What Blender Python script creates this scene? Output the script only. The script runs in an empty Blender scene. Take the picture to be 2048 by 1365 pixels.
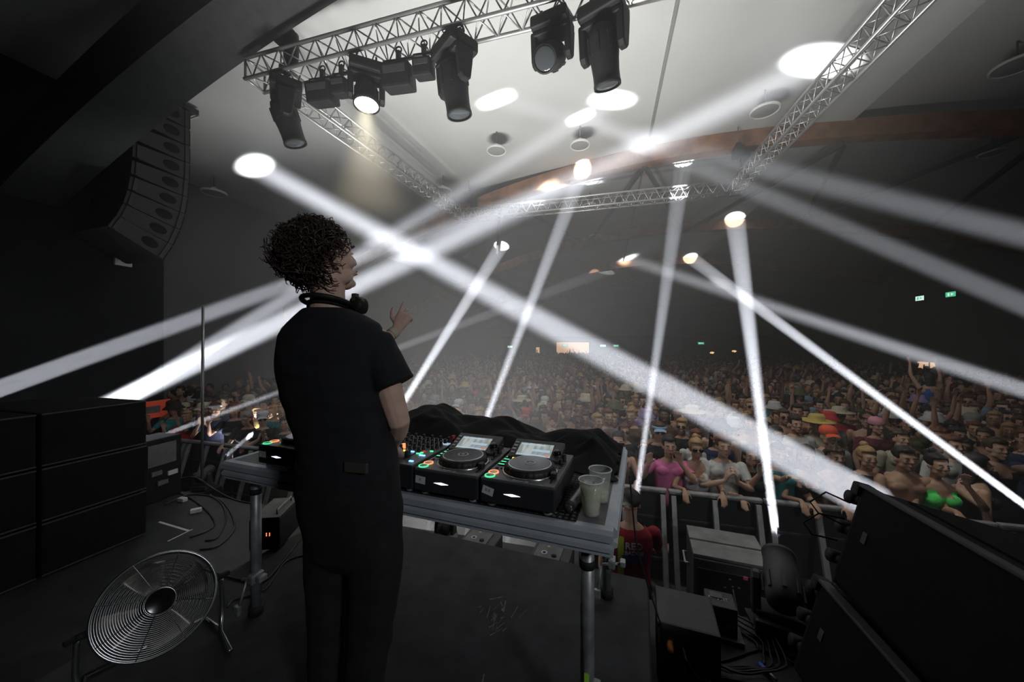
import bpy, bmesh, math, random
from mathutils import Vector, Matrix, Quaternion, noise
R = math.radians
scn = bpy.context.scene
COL = scn.collection

# ------------------------------------------------------------------ camera, view, world
CAM_Z, FPX, PSI = 3.0, 700.0, R(15.26)
cd = bpy.data.cameras.new('camera'); cam = bpy.data.objects.new('camera', cd); COL.objects.link(cam)
cam.location = (0, 0, CAM_Z); cam.rotation_euler = (R(90), 0, PSI)
cd.sensor_width = 36.0; cd.lens = FPX / 2048 * 36.0; cd.clip_start = 0.05; cd.clip_end = 200
scn.camera = cam
vs = scn.view_settings
scn.display_settings.display_device = 'sRGB'
vs.view_transform = 'Standard'; vs.look = 'None'; vs.gamma = 1.0; vs.exposure = 0.0; vs.use_curve_mapping = False
cy = scn.cycles
cy.max_bounces = 5; cy.diffuse_bounces = 3; cy.glossy_bounces = 2; cy.transmission_bounces = 4
cy.volume_bounces = 0; cy.transparent_max_bounces = 24
cy.sample_clamp_indirect = 3.0; cy.sample_clamp_direct = 0.0; cy.blur_glossy = 1.0
cy.caustics_reflective = False; cy.caustics_refractive = False
cy.use_adaptive_sampling = True; cy.adaptive_threshold = 0.035
cy.use_denoising = True; cy.use_light_tree = True
world = bpy.data.worlds.new('dark_hall'); scn.world = world; world.use_nodes = True
world.node_tree.nodes['Background'].inputs[0].default_value = (0.55, 0.6, 0.66, 1)
world.node_tree.nodes['Background'].inputs[1].default_value = 0.004

# ------------------------------------------------------------------ geometry of the picture: rays through pixels of the 2048x1365 frame
FW = Vector((-math.sin(PSI), math.cos(PSI), 0)); RT = Vector((math.cos(PSI), math.sin(PSI), 0)); UP = Vector((0, 0, 1))
CAMP = Vector((0, 0, CAM_Z))
def ray(x, y): return FW + RT * ((x - 1024) / FPX) + UP * ((682.5 - y) / FPX)
def WD(x, y, d): return CAMP + ray(x, y) * d
def WZ(x, y, z): r = ray(x, y); return CAMP + r * ((z - CAM_Z) / r.z)
def WY(x, y, Y): r = ray(x, y); return CAMP + r * (Y / r.y)
def WX(x, y, X): r = ray(x, y); return CAMP + r * (X / r.x)

STAGE_Z, RISER_Z, TABLE_Z = 1.2, 1.5, 2.36
def ceil_z(X):
    if X < -1: return 8.085 - 0.055 * (-1 - X)
    if X < 5.65: return 8.4 - 0.0197 * (X - 3) ** 2
    return 8.62 - 0.018 * (X - 6) ** 2
def hit_ceiling(x, y):
    r = ray(x, y); t = 1.0
    while t < 80:
        p = CAMP + r * t
        if p.z > ceil_z(p.x): return p
        t += 0.02
    return CAMP + r * 40

# ------------------------------------------------------------------ materials
MATS = {}
def mat(name, col, rough=0.6, metal=0.0, spec=0.5, var=0.0, scale=8.0, bump=0.0, bscale=60.0, emit=None, estr=0.0, objcol=False, detail=4.0, alpha=1.0, trans=0.0, ior=1.45, col2=None):
    if name in MATS: return MATS[name]
    m = bpy.data.materials.new(name); m.use_nodes = True; nt = m.node_tree; N = nt.nodes; L = nt.links
    b = N['Principled BSDF']
    c4 = (*col, 1)
    b.inputs['Base Color'].default_value = c4
    b.inputs['Roughness'].default_value = rough; b.inputs['Metallic'].default_value = metal
    b.inputs['Specular IOR Level'].default_value = spec; b.inputs['IOR'].default_value = ior
    b.inputs['Alpha'].default_value = alpha; b.inputs['Transmission Weight'].default_value = trans
    tc = N.new('ShaderNodeTexCoord')
    src = None
    if objcol:
        oi = N.new('ShaderNodeObjectInfo'); src = oi.outputs['Color']
    if var > 0 or col2:
        nz = N.new('ShaderNodeTexNoise'); nz.inputs['Scale'].default_value = scale; nz.inputs['Detail'].default_value = detail
        L.new(tc.outputs['Object'], nz.inputs['Vector'])
        mx = N.new('ShaderNodeMix'); mx.data_type = 'RGBA'
        if col2:
            rp = N.new('ShaderNodeValToRGB'); rp.color_ramp.elements[0].position = 0.42; rp.color_ramp.elements[1].position = 0.6
            L.new(nz.outputs['Fac'], rp.inputs['Fac'])
            L.new(rp.outputs['Color'], mx.inputs['Factor'])
            mx.inputs[6].default_value = c4; mx.inputs[7].default_value = (*col2, 1)
        else:
            mx.blend_type = 'MULTIPLY'; mx.inputs['Factor'].default_value = 1.0
            mr = N.new('ShaderNodeMapRange'); mr.inputs['From Min'].default_value = 0.3; mr.inputs['From Max'].default_value = 0.7
            mr.inputs['To Min'].default_value = 1 - var; mr.inputs['To Max'].default_value = 1 + var
            L.new(nz.outputs['Fac'], mr.inputs['Value']); L.new(mr.outputs['Result'], mx.inputs[7])
            mx.inputs[6].default_value = c4
            if src: L.new(src, mx.inputs[6])
        L.new(mx.outputs[2], b.inputs['Base Color'])
    elif src:
        L.new(src, b.inputs['Base Color'])
    if bump > 0:
        n2 = N.new('ShaderNodeTexNoise'); n2.inputs['Scale'].default_value = bscale; n2.inputs['Detail'].default_value = 3
        L.new(tc.outputs['Object'], n2.inputs['Vector'])
        bp = N.new('ShaderNodeBump'); bp.inputs['Strength'].default_value = bump; bp.inputs['Distance'].default_value = 0.01
        L.new(n2.outputs['Fac'], bp.inputs['Height']); L.new(bp.outputs['Normal'], b.inputs['Normal'])
    if emit:
        b.inputs['Emission Color'].default_value = (*emit, 1); b.inputs['Emission Strength'].default_value = estr
        if estr < 30: m.cycles.emission_sampling = 'NONE'
    MATS[name] = m
    return m

# ------------------------------------------------------------------ mesh builder
class MB:
    def __init__(s): s.v = []; s.f = []; s.mi = []; s.sm = []; s.m = 0; s.smooth = False
    def add(s, vs, fs, smooth=None):
        o = len(s.v); s.v.extend([tuple(p) for p in vs])
        for f in fs:
            s.f.append([i + o for i in f]); s.mi.append(s.m); s.sm.append(s.smooth if smooth is None else smooth)
        return s
    def box(s, c, size, rot=None, taper=None):
        hx, hy, hz = size[0] / 2, size[1] / 2, size[2] / 2
        pts = [(-hx, -hy, -hz), (hx, -hy, -hz), (hx, hy, -hz), (-hx, hy, -hz), (-hx, -hy, hz), (hx, -hy, hz), (hx, hy, hz), (-hx, hy, hz)]
        if taper: pts = [(x * (taper if z > 0 else 1), y * (taper if z > 0 else 1), z) for x, y, z in pts]
        pts = [Vector(p) for p in pts]
        if rot is not None: pts = [rot @ p for p in pts]
        c = Vector(c)
        return s.add([p + c for p in pts], [(0, 3, 2, 1), (4, 5, 6, 7), (0, 1, 5, 4), (1, 2, 6, 5), (2, 3, 7, 6), (3, 0, 4, 7)], False)
    def bbox(s, c, size, bev=0.01, rot=None):
        """box with chamfered edges"""
        hx, hy, hz = size[0] / 2, size[1] / 2, size[2] / 2
        b = min(bev, hx * .9, hy * .9, hz * .9)
        bm = bmesh.new(); bmesh.ops.create_cube(bm, size=1.0)
        for v in bm.verts: v.co = Vector((v.co.x * size[0], v.co.y * size[1], v.co.z * size[2]))
        bmesh.ops.bevel(bm, geom=bm.edges[:], offset=b, segments=2, affect='EDGES', profile=0.6)
        bm.verts.index_update(); c = Vector(c)
        vs = [((rot @ v.co) if rot is not None else v.co.copy()) + c for v in bm.verts]
        fs = [[v.index for v in f.verts] for f in bm.faces]; bm.free()
        return s.add(vs, fs, False)
    def prism(s, outline, z0, z1, M=None):
        n = len(outline)
        vs = [Vector((x, y, z0)) for x, y in outline] + [Vector((x, y, z1)) for x, y in outline]
        if M is not None: vs = [M @ v for v in vs]
        fs = [list(range(n))[::-1], list(range(n, 2 * n))] + [(i, (i + 1) % n, n + (i + 1) % n, n + i) for i in range(n)]
        return s.add(vs, fs, False)
    def tube(s, pts, r, n=8, cap=True, closed=False, r2=None):
        pts = [Vector(p) for p in pts]; k = len(pts)
        rs = r if isinstance(r, (list, tuple)) else [r] * k
        rings = []; nrm = None
        for i, p in enumerate(pts):
            if closed: t = pts[(i + 1) % k] - pts[i - 1]
            else: t = pts[min(i + 1, k - 1)] - pts[max(i - 1, 0)]
            if t.length < 1e-9: t = Vector((0, 0, 1))
            t.normalize()
            if nrm is None:
                nrm = t.orthogonal().normalized()
            else:
                nrm = nrm - t * nrm.dot(t)
                if nrm.length < 1e-6: nrm = t.orthogonal()
                nrm.normalize()
            bi = t.cross(nrm)
            rings.append([p + (nrm * math.cos(2 * math.pi * j / n) + bi * math.sin(2 * math.pi * j / n)) * rs[i] for j in range(n)])
        vs = [q for rg in rings for q in rg]; fs = []
        for i in range(k if closed else k - 1):
            a = i * n; b = ((i + 1) % k) * n
            for j in range(n): fs.append((a + j, a + (j + 1) % n, b + (j + 1) % n, b + j))
        if cap and not closed:
            fs.append(list(range(n))[::-1]); fs.append([(k - 1) * n + j for j in range(n)])
        return s.add(vs, fs, n >= 6)
    def cyl(s, p, q, r, n=16, r2=None):
        return s.tube([p, q], [r, r if r2 is None else r2], n)
    def lathe(s, prof, M=None, n=24, cap=True):
        """profile of (radius, z) turned about z"""
        k = len(prof); vs = []
        for r, z in prof:
            for j in range(n):
                a = 2 * math.pi * j / n; vs.append(Vector((r * math.cos(a), r * math.sin(a), z)))
        if M is not None: vs = [M @ v for v in vs]
        fs = [(i * n + j, i * n + (j + 1) % n, (i + 1) * n + (j + 1) % n, (i + 1) * n + j) for i in range(k - 1) for j in range(n)]
        if cap:
            fs.append(list(range(n))[::-1]); fs.append([(k - 1) * n + j for j in range(n)])
        return s.add(vs, fs, True)
    def ell(s, c, rad, rot=None, nu=16, nv=10):
        c = Vector(c); vs = [Vector((0, 0, -rad[2]))]; fs = []
        for i in range(1, nv):
            th = -math.pi / 2 + math.pi * i / nv
            for j in range(nu):
                a = 2 * math.pi * j / nu
                vs.append(Vector((rad[0] * math.cos(th) * math.cos(a), rad[1] * math.cos(th) * math.sin(a), rad[2] * math.sin(th))))
        vs.append(Vector((0, 0, rad[2]))); last = len(vs) - 1
        for j in range(nu): fs.append((0, 1 + (j + 1) % nu, 1 + j)); fs.append((last, last - nu + j, last - nu + (j + 1) % nu))
        for i in range(nv - 2):
            for j in range(nu):
                a = 1 + i * nu; b = a + nu; fs.append((a + j, a + (j + 1) % nu, b + (j + 1) % nu, b + j))
        if rot is not None: vs = [rot @ v for v in vs]
        return s.add([v + c for v in vs], fs, True)
    def loft(s, rings, cap=True, smooth=True):
        n = len(rings[0]); vs = [p for rg in rings for p in rg]
        fs = [(i * n + j, i * n + (j + 1) % n, (i + 1) * n + (j + 1) % n, (i + 1) * n + j) for i in range(len(rings) - 1) for j in range(n)]
        if cap: fs.append(list(range(n))[::-1]); fs.append([(len(rings) - 1) * n + j for j in range(n)])
        return s.add(vs, fs, smooth)
    def grid(s, fn, nu, nv, smooth=True):
        vs = [fn(i / nu, j / nv) for j in range(nv + 1) for i in range(nu + 1)]
        fs = [(j * (nu + 1) + i, j * (nu + 1) + i + 1, (j + 1) * (nu + 1) + i + 1, (j + 1) * (nu + 1) + i) for j in range(nv) for i in range(nu)]
        return s.add(vs, fs, smooth)
    def xf(s, M, start=0):
        s.v[start:] = [tuple(M @ Vector(p)) for p in s.v[start:]]; return s
    def mesh(s, name, mats):
        me = bpy.data.meshes.new(name); me.from_pydata(s.v, [], s.f); me.update()
        for m in (mats if isinstance(mats, (list, tuple)) else [mats]): me.materials.append(m)
        me.polygons.foreach_set('material_index', s.mi); me.polygons.foreach_set('use_smooth', s.sm)
        bm = bmesh.new(); bm.from_mesh(me); bmesh.ops.recalc_face_normals(bm, faces=bm.faces[:]); bm.to_mesh(me); bm.free()
        return me
    def build(s, name, mats, parent=None):
        return link(name, s.mesh(name, mats), parent)

def link(name, me, parent=None):
    o = bpy.data.objects.new(name, me); COL.objects.link(o)
    if parent is not None: o.parent = parent
    return o
def tag(o, label=None, cat=None, group=None, kind=None):
    if label: o['label'] = label
    if cat: o['category'] = cat
    if group: o['group'] = group
    if kind: o['kind'] = kind
    return o
def thing(name, label, cat, loc=(0, 0, 0), rot=None, group=None):
    o = bpy.data.objects.new(name, None); COL.objects.link(o); o.location = loc; o.empty_display_size = 0.1
    if rot is not None:
        if isinstance(rot, Matrix): o.rotation_euler = rot.to_euler()
        else: o.rotation_euler = rot
    return tag(o, label, cat, group)
def struct(name, mb, m, parent=None):
    o = mb.build(name, m, parent)
    if parent is None: o['kind'] = 'structure'
    return o
KIDS = {}
def kids(o): return [c for c in COL.objects if c.parent == o]
def dup(o, parent=None, depth=0):
    """copy of a thing together with copies of its parts and sub-parts"""
    c = o.copy(); COL.objects.link(c)
    if parent is not None: c.parent = parent; c.matrix_parent_inverse = o.matrix_parent_inverse
    for k in list(o.children): dup(k, c, depth + 1)
    return c
def aim(p, q, up=Vector((0, 0, 1))):
    """rotation whose +Z axis points from p to q"""
    z = (Vector(q) - Vector(p)).normalized()
    x = up.cross(z)
    if x.length < 1e-4: x = Vector((1, 0, 0))
    x.normalize(); y = z.cross(x)
    return Matrix((x, y, z)).transposed()
def text_mesh(body, size, extrude=0.0005, align='CENTER', bold=False):
    """letters turned into mesh data (no font object left behind)"""
    cu = bpy.data.curves.new('lettering', 'FONT'); cu.body = body; cu.size = size; cu.extrude = extrude
    cu.align_x = align; cu.align_y = 'CENTER'; cu.offset = size * 0.02 if bold else 0
    cu.resolution_u = 2
    o = bpy.data.objects.new('lettering', cu); COL.objects.link(o)
    dg = bpy.context.evaluated_depsgraph_get(); me = bpy.data.meshes.new_from_object(o.evaluated_get(dg))
    bpy.data.objects.remove(o); bpy.data.curves.remove(cu)
    me.name = 'lettering'
    return me
# ------------------------------------------------------------------ room shell
M_ceil = mat('white_ceiling_paint', (0.62, 0.63, 0.62), 0.8, var=0.05, scale=0.6)
M_wallw = mat('grey_wall_paint', (0.20, 0.20, 0.205), 0.8, var=0.1, scale=0.8)
M_wallb = mat('black_drape', (0.012, 0.013, 0.014), 0.95, var=0.3, scale=3)
M_floor = mat('dark_hall_floor', (0.05, 0.048, 0.046), 0.7, var=0.3, scale=2)
M_stage = mat('black_stage_deck', (0.022, 0.023, 0.025), 0.55, var=0.45, scale=5, bump=0.15, bscale=80)
M_timber = mat('orange_glulam_timber', (0.28, 0.13, 0.065), 0.6, var=0.35, scale=3)
M_steeld = mat('dark_painted_steel', (0.09, 0.09, 0.095), 0.5, metal=0.3)
M_header = mat('dark_header_paint', (0.034, 0.037, 0.038), 0.8, var=0.2)
XL, XR, YB = -11.5, 15.0, 38.0

def ceiling_strip(x0, x1, n, y0=3.5, y1=YB, ny=24):
    mb = MB()
    mb.grid(lambda u, v: Vector((x0 + (x1 - x0) * u, y0 + (y1 - y0) * v, ceil_z(x0 + (x1 - x0) * u))), n, ny)
    return mb
mb = MB()
mb.grid(lambda u, v: Vector((XL + (5.65 - 1e-4 - XL) * u, 2.5 + (YB - 2.5) * v, ceil_z(XL + (5.65 - 1e-4 - XL) * u))), 40, 12)
mb.grid(lambda u, v: Vector((5.65 + (XR - 5.65) * u, 2.5 + (YB - 2.5) * v, ceil_z(5.65 + 1e-3 + (XR - 5.65) * u))), 16, 12)
mb.add([(5.65, 2.5, ceil_z(5.649)), (5.65, YB, ceil_z(5.649)), (5.65, YB, ceil_z(5.66)), (5.65, 2.5, ceil_z(5.66))], [(0, 1, 2, 3)])
struct('ceiling', mb, M_ceil)
# seam strip running down the hall on the ceiling
mb = MB(); mb.box((1.05, 20.2, ceil_z(1.05) - 0.02), (0.05, 35.4, 0.06)); struct('trim_1', mb, mat('grey_seam', (0.25, 0.25, 0.25), 0.7))
# walls
XL = -11.5
mb = MB(); mb.box((XL - 0.15, 21.3, 3.75), (0.3, 33.4, 7.7)); struct('wall_left', mb, M_wallw)
mb = MB(); mb.box((XR + 0.15, 20, 3.8), (0.3, 36.4, 8.0)); struct('wall_right', mb, M_wallw)
mb = MB(); mb.box((1.75, YB + 0.15, 4.4), (XR - XL + .6, 0.3, 9.4)); struct('wall_back', mb, M_wallw)
mb = MB(); mb.box((1.75, 20.5, -0.05), (XR - XL, 35.5, 0.1)); struct('floor', mb, M_floor)
# stage house: black drapes beside and behind the stage, dark soffit above
mb = MB(); mb.box((9.9, -1.0, 4.6), (0.2, 7.2, 9.2)); struct('wall_side', mb, M_wallb)
mb = MB(); mb.box((-9.55, 0.4, 4.6), (0.3, 10.0, 9.2)); mb.box((-10.6, 5.3, 4.6), (1.8, 0.2, 9.2)); struct('wall_wing', mb, M_wallb)
mb = MB(); mb.box((0, -4.6, 4.6), (19.2, 0.2, 9.2)); struct('wall_behind', mb, M_wallb)
mb = MB(); mb.box((0.2, -0.8, 8.7), (19.4, 7.6, 0.1)); struct('ceiling_stage', mb, M_wallb)

# arched timber beams across the hall
def arch(name, Y, x0, x1, depth, thick, m, n=40, drop=0.0):
    mb = MB(); rings = []
    for i in range(n + 1):
        x = x0 + (x1 - x0) * i / n
        zt = min(8.4 - 0.0197 * (x - 3) ** 2, 8.4) if x < 3 else 8.4 - 0.012 * (x - 3) ** 2 + (0.12 if x > 5.65 else 0) * 0
        zt -= drop + 0.01
        rings.append([Vector((x, Y - thick / 2, zt)), Vector((x, Y + thick / 2, zt)), Vector((x, Y + thick / 2, zt - depth)), Vector((x, Y - thick / 2, zt - depth))])
    mb.loft(rings, smooth=False)
    return struct(name, mb, m)
arch('beam_front', 10.35, XL, XR, 0.42, 0.34, M_timber)
arch('beam_middle', 17.5, XL, XR, 0.42, 0.34, M_timber)
arch('beam_far', 24.6, XL, XR, 0.42, 0.34, M_timber)
arch('beam_rear', 31.7, XL, XR, 0.42, 0.34, M_timber)
arch('beam_proscenium', 3.55, -9.38, 9.78, 0.75, 0.7, M_header, drop=-0.75)
# stage
mb = MB(); mb.box((0.2, -1.0, 0.6), (19.2, 7.2, 1.2)); mb.box((-4.85, 2.8, 0.6), (9.1, 0.4, 1.2)); struct('floor_stage', mb, M_stage)
# ------------------------------------------------------------------ light beams in the haze
def haze_material(name, dens, col, g=0.0):
    m = bpy.data.materials.new(name); m.use_nodes = True; nt = m.node_tree; nt.nodes.remove(nt.nodes['Principled BSDF'])
    s = nt.nodes.new('ShaderNodeVolumeScatter'); s.inputs['Color'].default_value = (*col, 1); s.inputs['Density'].default_value = dens; s.inputs['Anisotropy'].default_value = g
    nt.links.new(s.outputs[0], nt.nodes['Material Output'].inputs['Volume'])
    m.cycles.volume_sampling = 'EQUIANGULAR'; m.cycles.homogeneous_volume = True
    return m
HAZE = haze_material('stage_haze', 0.03, (0.93, 0.94, 1.0))
SHAFTS = []; AXES = []
AREA_K = 2.0
def beam(label, src, dst, r0, r1, E, col=(0.93, 0.96, 1.0), blend=0.25, hz=None, cut=1.0, start=0.0, start_off=0.0):
    """one moving head beam: a spot lamp at src aimed at dst and the shaft of haze it lights"""
    src = Vector(src); dst = Vector(dst); L = (dst - src).length; d = (dst - src) / L
    half = math.atan((r1 - r0) / L)
    src = src + d * start_off
    if r0 > .09:          # wide front lens: a square of light thrown forward in a narrow spread
        ld = bpy.data.lights.new('beam_lamp', 'AREA'); ld.shape = 'SQUARE'; ld.size = r0 * 1.7; ld.spread = 2 * half * 1.25
        ld.energy = E * math.pi * r1 * r1 * AREA_K; ld.color = col
    else:
        ld = bpy.data.lights.new('beam_lamp', 'SPOT'); ld.shadow_soft_size = r0 * .5; ld.spot_size = 2 * math.atan((r1 - r0 * .5) / L); ld.spot_blend = blend
        ld.energy = E * L * L * 4 * math.pi * math.pi; ld.color = col
    lo = bpy.data.objects.new('beam_lamp', ld); COL.objects.link(lo); lo.location = src
    lo.rotation_euler = d.to_track_quat('-Z', 'Y').to_euler()
    M = aim(src, dst)
    mb = MB(); k = 1.12
    n = 20; rings = []
    for t, in ((start,), (0.5,), (cut,)):
        c = src + d * (L * t); r = (r0 + (r1 - r0) * t) * k + 0.004
        rings.append([c + M @ Vector((r * math.cos(2 * math.pi * j / n), r * math.sin(2 * math.pi * j / n), 0)) for j in range(n)])
    mb.loft(rings)
    o = mb.build('light_beam', hz or HAZE); tag(o, label, 'light beam', 'beams of the moving heads', 'stuff')
    SHAFTS.append((o, lo)); AXES.append((src, dst, r0, r1)); return o, lo
def front_lamp(x, y, z=1.45): return WZ(x, y, z)
BE = 20.0
beams = [
 ('wide white beam rising from behind the black tilted speaker to the ceiling', WD(1765, 1015, 2.2), hit_ceiling(510, 332), 0.125, 0.40, BE * 2.7),
]
B = beam
B(beams[0][0], *beams[0][1:])
def vb(label, foot, top, r0, r1, k=1.0, z=1.45):
    B(label, WZ(foot[0], foot[1], z), hit_ceiling(*top), r0, r1, BE * k, start_off=.36)
vb('thin upright beam ending on the ceiling behind the far truss, nearest the person', (654, 1050), (1003, 492), .055, .42, z=1.30)
vb('thin upright beam rising from behind the black cloth', (891, 1050), (1168, 332), .06, .3, 1.3, z=1.38)
B('narrow upright beam rising just past the plastic cups', WY(1258, 1100, 3.75), hit_ceiling(1367, 322), .06, .32, BE, start_off=.36)
vb('upright beam rising from the lamp on the stage edge', (1565, 1175), (1470, 437), .055, .44, .75, z=1.5)
vb('faint slanting beam low behind the table corner', (405, 952), (873, 560), .06, .45, .15, z=1.02)
def side(label, p, X, top, r0, r1, k=1.0):
    B(label, WX(p[0], p[1], X), hit_ceiling(*top), r0, r1, BE * k)
side('upper broad beam coming from the left across the dark wall', (-160, 835), -8.6, (1165, 358), .13, .34, 2.1)
side('bright broad beam rising from behind the black subwoofer stack', (90, 872), -7.5, (1645, 122), .14, .42, 4.0)
side('second strand of the bright beams above the subwoofer stack', (110, 880), -7.2, (1225, 200), .1, .31, 2.6)
side('short faint beam beside the red sign', (250, 899), -6.5, (1210, 543), .07, .5, .18)
side('topmost broad beam crossing the dark roof', (4000, 970), 9.0, (993, 200), .14, .26, 1.8)
side('second broad beam crossing the dark roof', (3000, 1013), 8.5, (1160, 235), .14, .26, 1.8)
side('broad beam passing above the right side of the crowd', (3200, 1160), 8.5, (1255, 518), .14, .55, 1.2)
side('thin diagonal beam falling over the right side of the crowd', (2140, 1078), 3.5, (1380, 515), .055, .45, .9)

# wash lamps of the rig, plus unseen fill lamps added to brighten the hall
WASHES_AND_FILLS = []
def lamp(name, kind, loc, tgt, energy, col=(1, 1, 1), size=0.2, ang=120, blend=1.0):
    ld = bpy.data.lights.new(name, kind); ld.energy = energy; ld.color = col
    ld.shadow_soft_size = size
    if kind == 'SPOT': ld.spot_size = R(ang); ld.spot_blend = blend
    o = bpy.data.objects.new(name, ld); COL.objects.link(o); o.location = loc
    o.rotation_euler = (Vector(tgt) - Vector(loc)).to_track_quat('-Z', 'Y').to_euler()
    WASHES_AND_FILLS.append(o); return o
for k, (ux, uw) in enumerate(((-3.0, 1200), (-2.0, 1500), (-1.1, 1300))):
    lamp('added_vault_fill', 'SPOT', (ux, 3.2, .4), (ux * .6 + .5, 5.4, 8.4), uw, (1.0, 0.99, 0.95), .3, 88)  # added fill without a fixture, hidden behind the table, to brighten the vault
lamp('stage_side_wash', 'SPOT', (3.4, -1.9, 4.7), (-.5, 1.4, 2.2), 235, (0.94, 0.97, 1.0), .35, 95)
WARM = lamp('warm_wash', 'SPOT', (WY(735, 170, 3.85).x, 3.8, 5.98), (WY(735, 170, 3.85).x + .25, 3.9, 0), 420, (1.0, 0.92, 0.70), .10, 52)
lamp('pale_wash', 'SPOT', (1.78, 3.95, 6.85), (2.2, 5.2, 0), 420, (0.96, 1.0, 0.86), .10, 60)
lamp('added_audience_fill', 'SPOT', (0.2, 4.0, 6.9), (2.2, 13.0, 1.0), 450, (1.0, 0.92, 0.84), .2, 120)  # added fill to lift the crowd and haze, no fixture behind it
lamp('added_side_fill', 'SPOT', (-6.6, 5.0, .4), (-6.2, 6.6, 8.0), 1400, (1.0, 0.99, 0.96), .3, 90)  # added fill for the left vault and its haze, no real fixture
WH = haze_material('thick_haze_under_lamp', 0.14, (1.0, .97, .9))
wx = WY(735, 170, 3.85).x
mb = MB(); mb.loft([[Vector((wx + .25 * t + r * math.cos(2 * math.pi * j / 24), 3.8 + .1 * t + r * math.sin(2 * math.pi * j / 24), 5.95 - 1.25 * t)) for j in range(24)] for t, r in ((0, .12), (.5, .40), (1, .68))])
o = mb.build('light_beam', WH); WCONE = o; tag(o, 'short warm cone of light under the lit moving light on the near truss', 'light beam', 'beams of the moving heads', 'stuff')
# thin haze of the whole hall; the denser shafts are hollows in it, so the two volumes never overlap
hv, hf = [], []
def shell_of(me, flip=False, grow=0.0):
    o0 = len(hv)
    hv.extend([tuple(v.co + v.normal * grow) for v in me.vertices])
    for p in me.polygons:
        f = [i + o0 for i in p.vertices]; hf.append(f[::-1] if flip else f)
bx = MB().box((1.7, 19.6, 4.3), (26.2, 36.0, 8.2)).mesh('box', HAZE); shell_of(bx)
def fat(me):
    c = me.copy()
    for v in c.vertices: v.co = v.co + v.normal * .004
    return c
cut = bpy.data.objects.new('hollow', fat(SHAFTS[0][0].data)); COL.objects.link(cut); tools = []
for q in [so for so, lo in SHAFTS[1:]] + [WCONE]:
    o2 = bpy.data.objects.new('tool', fat(q.data)); COL.objects.link(o2); tools.append(o2)
    md = cut.modifiers.new('u', 'BOOLEAN'); md.operation = 'UNION'; md.solver = 'EXACT'; md.object = o2
dg = bpy.context.evaluated_depsgraph_get(); um = bpy.data.meshes.new_from_object(cut.evaluated_get(dg)); shell_of(um, True)
for o2 in [cut] + tools: bpy.data.objects.remove(o2)
me = bpy.data.meshes.new('haze'); me.from_pydata(hv, [], hf); me.update(); me.materials.append(haze_material('thin_room_haze', 0.018, (0.95, 0.96, 1.0)))
o = link('haze', me); tag(o, 'thin stage haze filling the whole hall', 'haze', None, 'stuff')

# each narrow lamp is sampled only where its own shaft of haze is (keeps the render clean)
ROOM_HAZE = o
def leave_out(lo, objs):
    c = bpy.data.collections.new('unlit_by_' + lo.name)
    for q in objs: c.objects.link(q)
    lo.light_linking.receiver_collection = c
    for co in c.collection_objects: co.light_linking.link_state = 'EXCLUDE'
def cross(a, b):
    best = 9.0
    for i in range(41):
        p = a[0].lerp(a[1], i / 40); d = b[1] - b[0]; t = max(0, min(1, (p - b[0]).dot(d) / d.length_squared))
        best = min(best, (p - b[0] - d * t).length - (a[2] + (a[3] - a[2]) * i / 40) - (b[2] + (b[3] - b[2]) * t))
    return best < .25
for i, (so, lo) in enumerate(SHAFTS): leave_out(lo, [SHAFTS[j][0] for j in range(len(SHAFTS)) if j != i and not cross(AXES[i], AXES[j])] + [WCONE, ROOM_HAZE])
for lo in WASHES_AND_FILLS: leave_out(lo, [q for q, l in SHAFTS] + ([] if lo is WARM else [WCONE]))
# ------------------------------------------------------------------ flown rig
M_alu = mat('aluminium_truss_tube', (0.55, 0.55, 0.55), 0.38, metal=0.75, var=0.1, scale=4)
M_blackm = mat('black_fixture_housing', (0.013, 0.0135, 0.014), 0.55, spec=.25, var=0.2, scale=12)
M_blackm2 = mat('dark_grey_fixture_housing', (0.045, 0.046, 0.048), 0.55, var=0.2, scale=12)
M_rubber = mat('black_rubber', (0.012, 0.012, 0.012), 0.75)
M_lens = mat('dark_glass_lens', (0.05, 0.055, 0.06), 0.08, spec=0.8)
M_lenson = mat('lit_lens', (0.9, 0.9, 0.85), 0.3, emit=(1, 0.93, 0.78), estr=12)
M_chain = mat('dull_chain_steel', (0.2, 0.2, 0.2), 0.45, metal=0.8)
M_white = mat('white_sheet_metal', (0.7, 0.7, 0.68), 0.5)

def truss(label, p, q, w=0.29, bay=0.30, group='box trusses of the flown rig', rc=0.025):
    p = Vector(p); q = Vector(q); L = (q - p).length; d = (q - p) / L
    s = d.cross(Vector((0, 0, 1))).normalized(); u = s.cross(d)
    t = thing('box_truss', label, 'truss', p, None, group)
    o = Vector((0, 0, 0)); h = w / 2
    cs = [s * a * h + u * b * h for a, b in ((-1, -1), (1, -1), (1, 1), (-1, 1))]
    for c in cs:
        MB().cyl(c, c + d * L, rc, 10).build('chord', M_alu, t)
    mb = MB(); n = max(2, round(L / bay))
    for i in range(n):
        a = d * (L * i / n); b = d * (L * (i + 1) / n); m = (a + b) / 2
        for k in range(4):
            c0, c1 = cs[k], cs[(k + 1) % 4]
            if k % 2: c0, c1 = c1, c0
            mb.cyl(a + c0, m + c1, 0.0095, 6); mb.cyl(m + c1, b + c0, 0.0095, 6)
    mb.build('lacing', M_alu, t)
    for a in (d * 0.02, d * (L - 0.02)):
        mb = MB()
        for k in range(4): mb.cyl(a + cs[k], a + cs[(k + 1) % 4], 0.017, 8)
        mb.build('end_frame', M_alu, t)
    return t
TZ = 6.85
truss('near aluminium truss carrying the black moving lights', (-4.95, 3.92, TZ), (3.6, 3.92, TZ))
truss('long aluminium truss running away from the moving lights above the person', (-4.68, 4.1, TZ), (-4.32, 9.82, TZ))
truss('long aluminium truss crossing the dark right half of the roof', (3.3, 4.1, TZ), (3.12, 9.78, TZ))
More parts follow.
